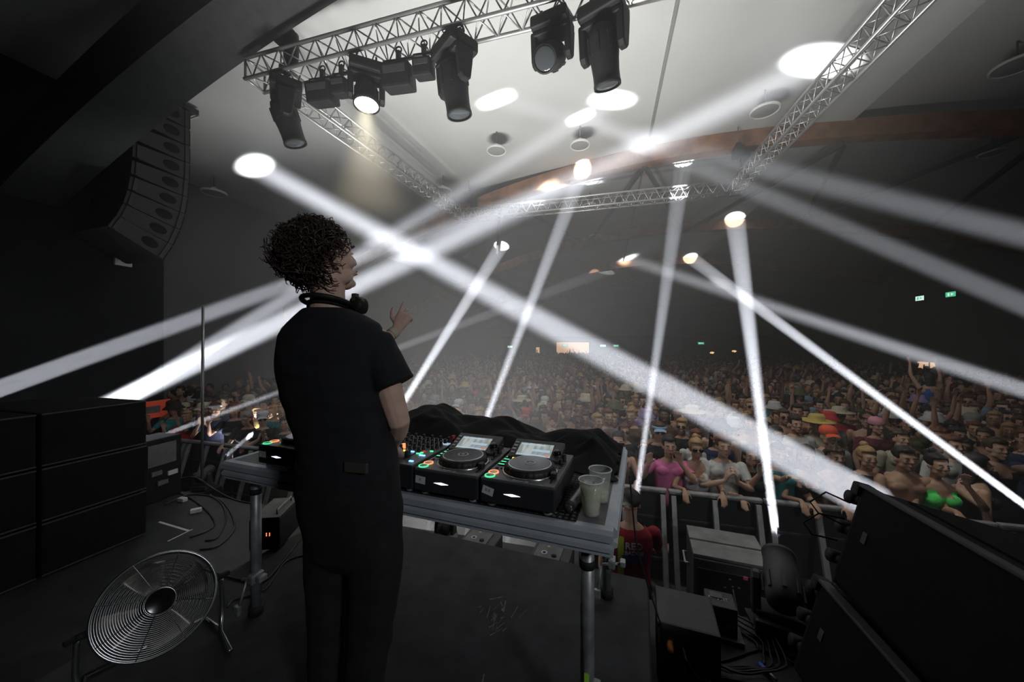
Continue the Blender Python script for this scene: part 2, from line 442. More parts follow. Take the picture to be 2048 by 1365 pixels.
truss('far aluminium truss spanning between the two long side trusses', (-4.5, 9.99, TZ), (3.3, 9.96, TZ))

def moving_head(name, label, loc, direction, hang=True, scale=1.0, lit=False, group=None, body=None, wide=False):
    """base, turning yoke and tilting head of a stage light; loc is the mounting face of the base"""
    t = thing(name, label, 'moving light', loc, None, group)
    sgn = -1 if hang else 1
    d = Vector(direction).normalized(); body = body or M_blackm
    pan = math.atan2(d.y, d.x) if abs(d.x) + abs(d.y) > 1e-4 else 0.0
    Z = Matrix.Rotation(pan, 4, 'Z') @ Matrix.Scale(scale, 4)
    def put(mb): mb.xf(Z); return mb
    mb = MB(); mb.bbox((0, 0, sgn * 0.075), (0.34, 0.42, 0.13), 0.025)
    for y in (-0.19, 0.19): mb.bbox((0, y, sgn * 0.085), (0.2, 0.05, 0.07), 0.012)
    put(mb).build('base', body, t)
    if hang:
        for y in (-0.12, 0.12):
            mb = MB(); mb.box((0, y, 0.03), (0.05, 0.04, 0.1)); mb.tube([(0.045 * math.cos(a), y, 0.09 + 0.045 * math.sin(a)) for a in [R(k) for k in range(-60, 250, 30)]], 0.012, 6)
            put(mb).build('clamp', M_blackm2, t)
    else:
        for x in (-.13, .13):
            for y in (-.16, .16): put(MB().cyl((x, y, 0), (x, y, 0.02), .025, 10)).build('foot', M_rubber, t)
    # yoke: cross plate and two arms
    ax = 0.40
    mb = MB(); mb.bbox((0, 0, sgn * 0.165), (0.22, 0.40, 0.06), 0.02)
    for y in (-0.195, 0.195):
        prof = [(-0.10, .15), (0.10, .15), (0.085, .30), (0.065, ax + .05), (0.03, ax + .085), (-0.03, ax + .085), (-0.065, ax + .05), (-0.085, .30)]
        rings = []
        for yy, k in ((y - .035, .88), (y - .022, 1.0), (y + .022, 1.0), (y + .035, .88)):
            rings.append([Vector((px * k, yy, sgn * (.27 + (pz - .27) * (.5 + .5 * k)))) for px, pz in prof])
        mb.loft(rings, smooth=False)
    put(mb).build('yoke', body, t)
    # tilting head
    c = Vector((0, 0, sgn * ax)) * scale
    Mh = (Matrix.Translation(c) @ aim((0, 0, 0), d).to_4x4() @ Matrix.Scale(scale, 4))
    mb = MB(); prof = [(0.0, -0.20), (0.08, -0.195), (0.125, -0.16), (0.142, -0.08), (0.145, 0.05), (0.135, 0.12), (0.128, 0.22), (0.13, 0.30), (0.134, 0.305), (0.134, 0.335), (0.118, 0.335)]
    if wide: prof = [(0.0, -0.17), (0.1, -0.165), (0.135, -0.13), (0.15, -0.05), (0.152, 0.03), (0.165, 0.09), (0.168, 0.15), (0.15, 0.15)]
    mb.lathe(prof, None, 26, cap=False)
    for a in range(0, 360, 45):
        mb.box((0.146 * math.cos(R(a)), 0.146 * math.sin(R(a)), -0.02), (0.014, 0.03, 0.15), Matrix.Rotation(R(a), 3, 'Z'))
    mb.xf(Mh); h = mb.build('head', body, t)
    mb = MB(); zf = 0.14 if wide else 0.325; rr = 0.15 if wide else 0.117
    mb.lathe([(0.0, zf + .012), (rr * .5, zf + .009), (rr * .85, zf + .002), (rr, zf - .006), (rr, zf - .02)], Mh, 24, cap=False)
    mb.build('lens', M_lenson if lit else M_lens, h)
    return t
def on_truss(x, y): p = WY(x, y, 3.92); return Vector((p.x, 3.92, TZ - 0.20))
G_MH = 'moving heads under the near truss'
def mhd(label, x, d, **k): return moving_head('moving_head_light', label, (x, 3.92, TZ - 0.24), d, group=G_MH, **k)
X1 = WY(572, 150, 3.92).x; X2 = WY(733, 110, 3.92).x; X3 = WY(908, 50, 3.92).x; X4 = WY(1105, 0, 3.92).x; X5 = WY(1207, -20, 3.92).x; X6 = 1.75
mhd('black moving light at the outer end of the near truss, head tilted down', X1, (0.22, 0.25, -1), scale=1.12)
mhd('moving light on the near truss with its lamp lit, throwing a warm cone', X2, (0.08, -0.10, -1), lit=True, wide=True, scale=.98)
mhd('black moving light on the near truss beside the small square wash, hanging dark', X3, (0.12, 0.18, -1), scale=1.15)
mhd('moving light near the top of the photo showing its round glass lens', X4, (-0.15, -0.8, -0.7), scale=1.0)
mhd('dark moving light hanging alone near the top of the photo', X5, (0.12, 0.3, -1), scale=1.1)

def wash_panel(label, px, py, size, yaw):
    p = WY(px, py, 3.92); z = TZ - 0.2
    t = thing('wash_panel', label, 'wash light', (p.x, 3.92, z), (0, 0, yaw), 'square wash lights on the near truss')
    w, dp, h = size
    c = -0.16 - h / 2
    MB().bbox((0, 0, c), (w, dp, h), 0.03, Matrix.Rotation(R(12), 3, 'X')).build('housing', M_blackm, t)
    mb = MB(); mb.bbox((0, -dp / 2 - 0.004, c + h * .1), (w * .78, .012, h * .32), 0.004, Matrix.Rotation(R(12), 3, 'X')); mb.build('face_plate', M_blackm2, t)
    mb = MB(); mb.tube([(-w / 2 - .02, 0, c), (-w / 2 - .02, 0, -0.06), (w / 2 + .02, 0, -0.06), (w / 2 + .02, 0, c)], 0.012, 6); mb.build('bracket', M_blackm2, t)
    mb = MB(); mb.box((0, 0, -0.02), (0.05, 0.05, 0.12)); mb.tube([(0.04 * math.cos(R(a)), 0, 0.06 + 0.04 * math.sin(R(a))) for a in range(-60, 250, 30)], 0.01, 6); mb.build('clamp', M_blackm2, t)
    return t
wash_panel('large square wash light beside the outermost moving light', 645, 140, (.36, .24, .26), 0.1)
wash_panel('small square wash light tucked before the lit moving light', 683, 125, (.21, .2, .2), 0.1)
wash_panel('large square wash light with a pale strip beside the lit moving light', 797, 95, (.38, .25, .28), 0.1)
wash_panel('small square wash light before the middle moving light', 848, 70, (.24, .2, .2), 0.1)

def hoist(label, top, bag_z, low, bag=True):
    """chain motor with its bag, chain going down to the truss"""
    t = thing('chain_hoist', label, 'chain hoist', (top[0], top[1], bag_z), None, 'chain motors holding the trusses')
    mb = MB(); mb.bbox((0, 0, 0), (0.24, 0.3, 0.26), 0.05); mb.bbox((0, 0, .16), (.12, .14, .12), .03); mb.build('motor', M_blackm, t)
    mb = MB(); mb.loft([[Vector((0.16 + r * math.cos(2 * math.pi * j / 14), r * .8 * math.sin(2 * math.pi * j / 14), z)) for j in range(14)] for r, z in ((.11, -.05), (.12, -.15), (.11, -.4), (.06, -.5), (.02, -.52))]); mb.build('chain_bag', M_blackm, t)
    mb = MB(); mb.cyl((0, 0, 0.2), (0, 0, top[2] - bag_z), 0.01, 6); mb.cyl((0.03, 0, -.1), (0.03, 0, low - bag_z), 0.009, 6); mb.cyl((-0.03, 0, -.1), (-0.03, 0, low - bag_z), 0.009, 6); mb.build('chain', M_chain, t)
    MB().bbox((0, 0, low - bag_z + .03), (.1, .06, .12), .02).build('hook', M_chain, t)
    return t
p = WY(540, 45, 3.92); hoist('chain motor with black bag at the outer end of the near truss', (p.x, 4.12, ceil_z(p.x) - .02), p.z, TZ + .18)
p = WY(1476, 305, 9.98); hoist('chain motor hanging before the timber arch above the far truss corner', (p.x, 9.97, ceil_z(p.x) - .02), p.z, TZ + .18)
p = WY(938, 400, 9.98); hoist('chain motor over the other far truss corner behind the broad beams', (p.x, 9.97, ceil_z(p.x) - .02), TZ + .55, TZ + .18)

def pendant(label, px, py, r=0.3):
    """round high bay lamp hanging from the vault, switched off"""
    p = hit_ceiling(px, py); p.z = ceil_z(p.x) - .012; h = 0.35
    t = thing('high_bay_lamp', label, 'ceiling lamp', p, None, 'switched off round lamps under the vault')
    MB().cyl((0, 0, 0), (0, 0, -h), 0.014, 8).build('rod', M_chain, t)
    mb = MB(); mb.lathe([(0.05, -h + .05), (.09, -h), (.12, -h - .02), (r * .97, -h - .07), (r, -h - .09), (r, -h - .12), (r * .9, -h - .125), (r * .88, -h - .10), (0, -h - .10)], None, 24, cap=False); mb.build('shade', M_white, t)
    mb = MB(); mb.lathe([(0.0, -h - .125), (r * .5, -h - .125), (r * .86, -h - .108)], None, 20, cap=False); mb.build('diffuser', mat('dull_diffuser', (.3, .3, .3), .6), t)
    return t
pendant('round ceiling lamp hanging near the oval spot beside the speaker array', 428, 352, .3)
pendant('round ceiling lamp below the pair of light ovals, above the person', 993, 262, .24)
pendant('round ceiling lamp directly under a light oval in the middle of the vault', 1160, 252, .24)
pendant('round ceiling lamp in the upper right beside the crossing truss', 1530, 178, .28)
pendant('faint round ceiling lamp in the haze near the warm cone', 886, 350, .26)
pendant('small round ceiling lamp behind the front timber arch', 1180, 385, .26)
pendant('small round ceiling lamp beyond the far truss and arch', 1190, 452, .26)
pendant('large dark round lamp at the far right edge of the roof', 2035, 80, .34)
pendant('dim round lamp among the dark roof struts', 1985, 270, .26)

# steel struts between the timber arches
def strut_set(pairs, Y0, Y1):
    for k, (xa, xb) in enumerate(pairs):
        mb = MB(); a = Vector((xa, Y0, ceil_z(xa) - .42)); b = Vector((xb, Y1, ceil_z(xb) - .42))
        d = (b - a).normalized(); mb.bbox((a + b) / 2 , (0.10, 0.13, (b - a).length), .01, aim(a, b))
        o = mb.build('roof_strut', M_steeld); o['kind'] = 'structure'
strut_set([(-3.2, -5.6), (-3.2, -1.0), (1.0, -1.0), (1.0, 3.4), (5.6, 3.4), (5.6, 8.0), (9.8, 8.0), (9.8, 12.2)], 10.4, 17.5)

# ------------------------------------------------------------------ line array of the public address system
M_pa = mat('black_speaker_paint', (0.008, 0.0085, 0.009), 0.7, spec=.12, var=0.2, scale=10, bump=0.1, bscale=150)
M_pag = mat('speaker_grille', (0.006, 0.006, 0.0065), 0.8, spec=.12, bump=0.3, bscale=220)
M_recess = mat('recess_black', (0.005, 0.005, 0.005), 0.9)
M_arr = mat('grey_black_array_paint', (.034, .035, .036), .6, var=.15, scale=8)
def array_box(label, M, w=1.15, h=0.33, dp=0.82):
    t = thing('line_array_speaker', label, 'speaker', M.to_translation(), M.to_3x3(), 'boxes of the hanging line array')
    # x across (front face on +y), z up, hung by its top edge; wedge-shaped side
    mb = MB(); f, b = dp / 2, -dp / 2
    side = [(f, 0), (f, -h), (b, -h * .86), (b, -h * .14)]
    mb.loft([[Vector((x, y, z)) for y, z in side] for x in (-w / 2, w / 2)], smooth=False)
    mb.build('cabinet', M_arr, t)
    mb = MB(); mb.bbox((0, f + .012, -h / 2), (w * .97, .024, h * .93), .006); mb.build('grille', M_pag, t)
    for sx in (-1, 1):
        mb = MB(); mb.lathe([(0.0, .004), (.075, .004), (.085, .001), (.085, -.004)], Matrix.Translation((sx * (w / 2 + .002), f - .28, -h / 2)) @ Matrix.Rotation(R(90) * sx, 4, 'Y') @ Matrix.Scale(1.5, 4, (0, 1, 0)), 20, cap=False)
        mb.build('side_handle', M_recess, t)
        mb = MB(); mb.bbox((sx * (w / 2 + .012), f - .05, -h / 2), (.022, .06, h * .98), .004); mb.build('rigging_rail', M_blackm2, t); mb = MB(); mb.bbox((sx * (w / 2 + .012), b + .07, -h / 2), (.022, .05, h * .7), .004); mb.build('rigging_rail', M_blackm2, t)
    return t
AX, AY, AZ = -8.5, 4.6, 7.5
ang = [0, 0, 0, 2, 4, 8, 13, 19, 26]
ords = ['topmost', 'second from the top', 'third from the top', 'fourth from the top', 'middle', 'fourth from the bottom', 'third from the bottom', 'second from the bottom', 'lowest']
pos = Vector((AX, AY + .41, AZ)); yaw = R(-4)
for i in range(9):
    Mr = Matrix.Rotation(yaw, 4, 'Z') @ Matrix.Rotation(-R(ang[i]), 4, 'X')
    M = Matrix.Translation(pos) @ Mr @ Matrix.Translation((0, -.41, 0))
    array_box(ords[i] + ' black box of the hanging speaker array', M)
    pos = (Matrix.Translation(pos) @ Mr @ Vector((0, 0, -0.34)))
t = thing('array_bumper', 'black flying frame on top of the hanging speaker array', 'rigging frame', (AX, AY, AZ + .09), (0, 0, yaw))
mb = MB()
for x in (-.5, .5): mb.bbox((x, 0, 0), (.07, 1.15, .1), .01)
for y in (-.45, .5): mb.bbox((0, y, 0), (1.05, .08, .09), .01)
mb.build('beam_frame', M_blackm2, t)
mb = MB(); mb.bbox((.2, .62, -.02), (.5, .04, .03), .008); mb.build('tie_bar', M_white, t)
p = WY(338, 185, 5.35)
t = thing('chain_hoist', 'black chain motor and bag above the hanging speaker array', 'chain hoist', (p.x, p.y, p.z + .1), None, 'chain motors holding the trusses')
MB().bbox((0, 0, 0), (.36, .36, .42), .06).build('motor', M_blackm, t)
MB().bbox((.32, 0, .06), (.26, .3, .3), .05).build('chain_bag', M_blackm, t)
MB().cyl((0, 0, .2), (0, 0, max(.3, ceil_z(p.x) - p.z)), .012, 6).build('chain', M_chain, t)
MB().cyl((0.02, 0, -.2), (0.02, 0, AZ + .14 - p.z - .1), .02, 6).build('hook', M_chain, t)
# pole and cable beside the stage wing
p = WZ(404, 960, 1.2)
mb = MB(); mb.cyl((p.x, p.y, 1.2), (p.x + .02, p.y, 3.45), .016, 8); tag(mb.build('steel_pole', mat('grey_pole', (.35, .35, .36), .35, metal=.6)), 'thin upright steel pole standing at the edge of the stage wing', 'pole')
for dx, lab in ((0, 'pale hanging cable under the speaker array, nearer the drape'), (.35, 'pale hanging cable under the speaker array, nearer the light patch')):
    pass
# ------------------------------------------------------------------ riser, table and the decks
RYAW = R(-5)
M_carpet = mat('black_riser_carpet', (0.03, 0.031, 0.033), 0.8, var=0.35, scale=7, bump=0.25, bscale=300)
M_scuff = mat('pale_scuff', (0.16, 0.16, 0.16), 0.8, var=.5, scale=30)
t = thing('stage_riser', 'low black carpeted riser under the table and the person', 'platform', (0.25, 2.35, STAGE_Z), (0, 0, RYAW))
MB().bbox((-1.28, -1.75, .14), (2.56, 3.5, .28), .008).build('deck', M_blackm, t)
mb = MB(); mb.box((-1.28, -1.75, .29), (2.54, 3.48, .02)); mb.build('carpet', M_carpet, t)
random.seed(5)
mb = MB()
for k in range(26):
    a = random.gauss(1.2, .5); L = random.uniform(.01, .05); c = Vector((-.78 + random.gauss(0, .05), -.62 + random.gauss(0, .09), .3008)); d = Vector((math.cos(a), math.sin(a), 0)); n = Vector((-d.y, d.x, 0)) * random.uniform(.001, .004)
    mb.add([c - d * L - n, c + d * L - n * .4, c + d * L * .8 + n, c - d * L * .9 + n], [(0, 1, 2, 3)])
mb.build('scuff_mark', M_scuff, t)

FR = Vector((0.018, 1.222)); FLX = FR.x - 2 * math.cos(RYAW); FLY = FR.y - 2 * math.sin(RYAW)
TM = Matrix.Translation((FLX, FLY, 0)) @ Matrix.Rotation(RYAW, 4, 'Z')
def TL(x, y, z): return TM @ Vector((x, y, z))
M_ply = mat('dark_phenolic_plywood', (0.15, 0.15, 0.15), 0.55, var=0.15, scale=40)
M_aluf = mat('anodised_aluminium_profile', (0.52, 0.57, 0.62), 0.4, metal=0.3, var=0.15, scale=(6))
M_galv = mat('galvanised_steel_tube', (0.38, 0.40, 0.41), 0.45, metal=0.6, var=0.3, scale=14)
M_grip = mat('black_grip_mat', (0.012, 0.012, 0.012), 0.8)
t = thing('stage_deck_table', 'aluminium framed stage deck on legs used as the table for the decks', 'table', TL(0, 0, RISER_Z), (0, 0, RYAW))
H = TABLE_Z - RISER_Z
MB().box((1.0, .5, H - .014), (1.94, .94, .026)).build('top_board', M_ply, t)
def profile(mb, a, b, inward):
    """stepped aluminium edge rail"""
    a = Vector(a); b = Vector(b); n = Vector(inward)
    sec = [(0, 0), (.03, 0), (.03, -.012), (.028, -.02), (.028, -.09), (-.0, -.09), (-.0, -.075), (-.012, -.07), (-.012, -.055), (0, -.05), (0, -.04), (-.012, -.036), (-.012, -.012)]
    mb.loft([[a + n * x + Vector((0, 0, z)) for x, z in sec], [b + n * x + Vector((0, 0, z)) for x, z in sec]], smooth=False)
for a, b, n in (((0, 0, H), (2, 0, H), (0, 1, 0)), ((0, 1, H), (2, 1, H), (0, -1, 0)), ((0, .031, H), (0, .969, H), (1, 0, 0)), ((2, .031, H), (2, .969, H), (-1, 0, 0))):
    mb = MB(); profile(mb, a, b, n); mb.build('edge_rail', M_aluf, t)
for lx in (.10, 1.90):
    for ly in (.10, .90):
        mb = MB(); mb.cyl((lx, ly, .05), (lx, ly, H - .03), .026, 18); lg = mb.build('leg', M_galv, t)
        mb = MB(); mb.cyl((lx, ly, H - .2), (lx, ly, H - .17), .029, 18); mb.build('collar', M_rubber, lg)
        mb = MB(); mb.cyl((lx, ly, 0), (lx, ly, .05), .036, 18); mb.build('foot', M_rubber, lg)
        mb = MB(); mb.bbox((lx + .03, ly - .02, .22), (.04, .07, .05), .01); mb.cyl((lx - .02, ly - .06, .22), (lx + .09, ly - .02, .225), .008, 8); mb.bbox((lx + .09, ly - .03, .235), (.03, .045, .03), .006)
        mb.cyl((lx - .03, ly - .03, .19), (lx - .045, ly - .06, .06), .007, 8); mb.bbox((lx - .047, ly - .066, .05), (.035, .02, .05), .005); mb.build('leg_clamp', M_galv, lg)
        if lx > 1 and ly < .5:
            mb = MB(); mb.box((lx + .002, ly - .0265, .22), (.018, .002, .13)); mb.build('tape', mat('lime_tape', (.35, .75, .08), .5), lg)
mb = MB(); gx, gy = 64, 26    # open-weave mat lying on the board
for i in range(gx + 1): mb.box((.45 + 1.42 * i / gx, .35, H + .001), (.006, .66, .002))
for j in range(gy + 1): mb.box((1.16, .02 + .66 * j / gy, H + .0025), (1.42, .006, .002))
mb.build('grip_mat', M_grip, t)
mb = MB(); mb.bbox((-.006, .04, H - .035), (.012, .03, .045), .004); mb.build('corner_latch', M_galv, t)

M_deck = mat('charcoal_deck_plastic', (0.03, 0.031, 0.034), 0.4, var=0.1, scale=30)
M_deckt = mat('dark_grey_deck_top', (0.10, 0.102, 0.107), 0.38, var=0.06, scale=30)
M_gloss = mat('gloss_black', (0.01, 0.01, 0.011), 0.15)
M_silver = mat('silver_ring', (0.6, 0.6, 0.6), 0.25, metal=0.9)
M_key = mat('black_rubber_key', (0.018, 0.018, 0.018), 0.55)
M_label = mat('white_paper_label', (0.62, 0.63, 0.66), 0.7)
M_ink = mat('blue_pen_ink', (0.12, 0.13, 0.2), 0.7)
M_print = mat('pale_print', (0.5, 0.5, 0.5), 0.5)
def led(name, col, s=6.0): return mat('led_' + name, (col[0] * .5, col[1] * .5, col[2] * .5), 0.4, emit=col, estr=s)
L_or, L_gr, L_am, L_bl, L_wh, L_rd = led('orange', (1, .32, .12), 1.3), led('green', (.1, .9, .4), 1.0), led('amber', (1, .55, .05), 2.5), led('blue', (.2, .5, 1), 2.0), led('violet_white', (.85, .75, 1), 5), led('red', (.7, .05, .03), 0.6)
def screen_mat():
    """waveform screen: pale panels and a darker wave band"""
    m = bpy.data.materials.new('player_screen'); m.use_nodes = True; nt = m.node_tree; N = nt.nodes; L = nt.links; b = N['Principled BSDF']
    tc = N.new('ShaderNodeTexCoord'); mp = N.new('ShaderNodeMapping'); mp.inputs['Scale'].default_value = (60, 9, 1)
    nz = N.new('ShaderNodeTexNoise'); nz.inputs['Scale'].default_value = 1.0; nz.inputs['Detail'].default_value = 2
    L.new(tc.outputs['Object'], mp.inputs['Vector']); L.new(mp.outputs['Vector'], nz.inputs['Vector'])
    rp = N.new('ShaderNodeValToRGB'); e = rp.color_ramp.elements; e[0].position = .35; e[0].color = (.30, .36, .36, 1); e[1].position = .62; e[1].color = (.62, .68, .66, 1)
    L.new(nz.outputs['Fac'], rp.inputs['Fac']); L.new(rp.outputs['Color'], b.inputs['Emission Color']); b.inputs['Emission Strength'].default_value = 0.62
    b.inputs['Base Color'].default_value = (.05, .06, .06, 1); b.inputs['Roughness'].default_value = .25
    return m
M_screen = screen_mat()
M_scrb = mat('screen_pale_blue', (.1, .12, .14), .3, emit=(.45, .6, .72), estr=.75)
M_scrr = mat('screen_red_art', (.2, .08, .06), .3, emit=(.7, .25, .18), estr=.7)

def player(label, x, note=None, green=True):
    """media player: body, top, jog wheel, tilted screen hood, keys, faders"""
    w, dp, h = .292, .385, .095
    t = thing('media_player', label, 'media player', TL(x, 0.0, TABLE_Z + .004), (0, 0, RYAW), 'media players on the table')
    mb = MB(); mb.bbox((w / 2, dp / 2, .02 + (h - .012) / 2), (w, dp, h - .012), .006); mb.build('body', M_deck, t)
    mb = MB(); mb.bbox((w / 2, dp / 2, .012 + h), (w - .004, dp - .004, .012), .004); mb.build('top_plate', M_deckt, t)
    zt = .018 + h
    for fx in (.035, w - .035):
        for fy in (.04, dp - .04):
            mb = MB(); mb.lathe([(.021, 0), (.022, .004), (.019, .02)], Matrix.Translation((fx, fy, 0)), 18); mb.build('foot', M_galv, t)
    # jog wheel
    jc = Vector((.158, .135, zt))
    mb = MB(); mb.lathe([(.112, -.002), (.113, .004), (.104, .006), (.104, .004)], Matrix.Translation(jc), 40, cap=False); mb.build('jog_ring', M_silver, t)
    mb = MB(); n = 72; prof = [(.103, .004), (.104, .012), (.098, .026), (.088, .029)]
    rings = []
    for r, z in prof:
        rings.append([jc + Vector(((r + (.0025 * math.cos(24 * 2 * math.pi * j / n) if r > .09 else 0)) * math.cos(2 * math.pi * j / n), (r + (.0025 * math.cos(24 * 2 * math.pi * j / n) if r > .09 else 0)) * math.sin(2 * math.pi * j / n), z)) for j in range(n)])
    mb.loft(rings, cap=False); jw = mb.build('jog_wheel', M_key, t)
    mb = MB(); mb.lathe([(.088, .029), (.086, .031), (.084, .0305)], Matrix.Translation(jc), 40, cap=False); mb.build('jog_trim', M_silver, jw)
    mb = MB(); mb.lathe([(.086, .0302), (.03, .0302), (.0, .0302)], Matrix.Translation(jc), 40, cap=False); mb.build('jog_plate', M_gloss, jw)
    mb = MB(); mb.lathe([(.024, .0308), (.017, .0312)], Matrix.Translation(jc), 28, cap=False); mb.lathe([(.008, .0312), (.0, .0314)], Matrix.Translation(jc), 20, cap=False); mb.build('jog_display', M_print, jw)
    # screen hood at the back
    Rh = Matrix.Rotation(R(20), 3, 'X'); hc = Vector((.138, .305, zt + .020))
    mb = MB(); mb.bbox(hc, (.235, .135, .03), .006, Rh); mb.box((.138, .33, zt + .006), (.22, .11, .02)); hd = mb.build('screen_hood', M_deck, t)
    def onhood(dx, dy, dz): return hc + Rh @ Vector((dx, dy, dz))
    mb = MB(); mb.bbox(onhood(-.005, -.008, .0158), (.158, .094, .003), .001, Rh); mb.build('bezel', M_silver, hd)
    mb = MB(); mb.box(onhood(-.005, -.008, .0176), (.152, .088, .001), Rh); mb.build('screen', M_screen, hd)
    mb = MB(); mb.box(onhood(.022, -.012, .0183), (.084, .016, .0006), Rh); mb.box(onhood(-.005, -.046, .0183), (.15, .008, .0006), Rh); mb.box(onhood(-.02, .026, .0183), (.11, .008, .0006), Rh); mb.build('screen_field', M_scrb, hd)
    mb = MB(); mb.box(onhood(.058, -.04, .0184), (.016, .014, .0006), Rh); mb.build('cover_art', M_scrr, hd)
    mb = MB()
    for k in range(4): mb.bbox(onhood(-.102, .036 - .024 * k, .0165), (.016, .009, .004), .001, Rh)
    mb.build('side_key', M_print, hd)
    mb = MB(); mb.lathe([(.018, 0), (.018, .012), (.014, .016), (0, .016)], Matrix.Translation(onhood(.098, -.015, .015)) @ Rh.to_4x4(), 20, cap=False); mb.build('browse_knob', M_gloss, hd)
    mb = MB(); mb.lathe([(.021, 0), (.0205, .003)], Matrix.Translation(onhood(.098, -.015, .015)) @ Rh.to_4x4(), 20, cap=False); mb.build('knob_collar', M_silver, hd)
    # loop buttons, cue keys, tempo fader
    for cx, cy, m in ((.030, .062, L_or), (.030, .026, L_gr if green else L_am)):
        mb = MB(); mb.lathe([(.021, .0), (.021, .004), (.0165, .0045)], Matrix.Translation((cx, cy, zt)), 24, cap=False); mb.build('light_ring', m, t)
        mb = MB(); mb.lathe([(.0165, .0), (.016, .0035), (0, .004)], Matrix.Translation((cx, cy, zt)), 20, cap=False); mb.build('round_key', M_print if m is L_gr else M_silver, t)
    for k, cx in enumerate((.055, .085)):
        mb = MB(); mb.bbox((cx, .238, zt + .004), (.019, .013, .008), .002); mb.build('lit_key', L_am, t)
    mb = MB()
    for k in range(4): mb.bbox((.028, .15 + .032 * k, zt + .002), (.03, .014, .005), .002)
    for k in range(2): mb.bbox((.025 + k * .022, .11, zt + .002), (.012, .008, .004), .001)
    for k in range(3): mb.bbox((.268, .2 + .02 * k, zt + .002), (.012, .01, .004), .001)
    mb.build('key_row', M_key, t)
    for k in range(4): MB().box((.028, .15 + .032 * k, zt + .0047), (.026, .009, .0006)).build('key_light', L_gr, t)
    mb = MB(); mb.box((.268, .10, zt + .0008), (.006, .13, .0015)); mb.build('fader_slot', M_recess, t)
    mb = MB(); mb.bbox((.268, .085, zt + .012), (.022, .03, .022), .004); mb.build('fader_cap', M_key, t)
    for cx, cy, hh in ((.268, .285, .03), (.262, .245, .02), (.05, .30, .014)):
        MB().lathe([(.009, 0), (.008, hh), (0, hh)], Matrix.Translation((cx, cy, zt)), 14, cap=False).build('knob', M_key, t)
    mb = MB(); mb.add([(.096, -.0012, .062), (.13, -.0012, .0668), (.164, -.0012, .062), (.13, -.0012, .0572)], [(0, 1, 2, 3)]); mb.build('front_light', L_wh, t)
    me = text_mesh('Pioneer DJ', .014, .0004, bold=True); me.materials.append(M_print)
    o = link('lettering', me, t); o.location = (.158, .014, zt + .0012)
    if note:
        mb = MB(); mb.box((.033, -.0016, .066), (.046, .0016, .03), Matrix.Rotation(R(note[1]), 3, 'Y')); lb = mb.build('label', M_label, t)
        me = text_mesh(note[0], .016, .0003); me.materials.append(M_ink); o = link('handwriting', me, lb); o.location = (.033, -.003, .068); o.rotation_euler = (R(90), R(note[1]), 0)
    return t
player('media player in the far corner of the table, in front of the plastic cups', 1.508, ('II II', 14))
player('media player with the lit screen between the mixer and the corner player', 1.205, ('II', 4))
player('media player hidden behind the standing person, next to the mixer', .575)
player('media player at the outer end of the table with a green ring lit', .268, ('I', 0))

# mixer
t = thing('mixer', 'black mixer full of knobs under the right hand of the person', 'mixer', TL(.878, 0, TABLE_Z + .004), (0, 0, RYAW))
w, dp, h = .32, .395, .095
MB().bbox((w / 2, dp / 2, .02 + h / 2), (w, dp, h), .006).build('body', M_deck, t)
zt = .02 + h + .0005
mb = MB(); mb.bbox((w / 2, dp / 2, zt), (w - .006, dp - .006, .006), .002); mb.build('top_plate', M_deckt, t); zt += .003
for fx in (.035, w - .035):
    for fy in (.04, dp - .04): MB().lathe([(.021, 0), (.022, .004), (.019, .02)], Matrix.Translation((fx, fy, 0)), 16).build('foot', M_galv, t)
cols = [.035, .085, .135, .185, .235, .285]
for i, cx in enumerate(cols):
    for j in range(6):
        if i == 5 and j in (0,): continue
        cy = .165 + .038 * j
        mb = MB(); mb.lathe([(.0095, 0), (.009, .008), (.0075, .0085), (.007, .024), (0, .0245)], Matrix.Translation((cx, cy, zt)), 12, cap=False); kn = mb.build('knob', M_key, t)
        mb = MB(); mb.box((cx, cy - .0005, zt + .0248), (.0012, .012, .0006)); mb.build('pointer', M_print, kn)
for i, cx in enumerate((.085, .135, .185, .235)):
    MB().box((cx, .095, zt + .0008), (.005, .085, .0015)).build('fader_slot', M_recess, t)
    MB().bbox((cx, .07 + .013 * ((i * 7) % 4), zt + .016), (.016, .026, .03), .004).build('fader_cap', M_key, t)
MB().box((.16, .028, zt + .0008), (.09, .005, .0015)).build('fader_slot', M_recess, t)
MB().bbox((.16, .028, zt + .014), (.014, .024, .026), .004).build('fader_cap', M_key, t)
for cx, cy, m, sx in ((.06, .15, L_am, .02), (.11, .15, L_or, .018), (.16, .15, L_am, .018), (.21, .15, L_bl, .02), (.255, .135, L_gr, .022), (.285, .12, L_bl, .03), (.285, .04, L_bl, .02), (.262, .15, L_gr, .014), (.26, .17, L_rd, .014), (.292, .185, L_gr, .016)):
    MB().bbox((cx, cy, zt + .002), (sx, .010, .006), .002).build('lit_key', m, t)
for cx, cy in ((.085, .205), (.135, .203)):
    MB().lathe([(.0098, 0), (.0092, .022), (0, .0225)], Matrix.Translation((cx, cy - .018, zt)), 12, cap=False).build('lit_knob', L_or, t)
mb = MB(); mb.bbox((.29, .31, zt + .002), (.045, .03, .004), .001); mb.build('small_display', M_scrb, t)
MB().lathe([(.012, 0), (.012, .03), (.009, .034), (0, .034)], Matrix.Translation((.31, .355, zt)), 14, cap=False).build('red_plug', mat('red_plastic_plug', (.35, .02, .02), .4), t)

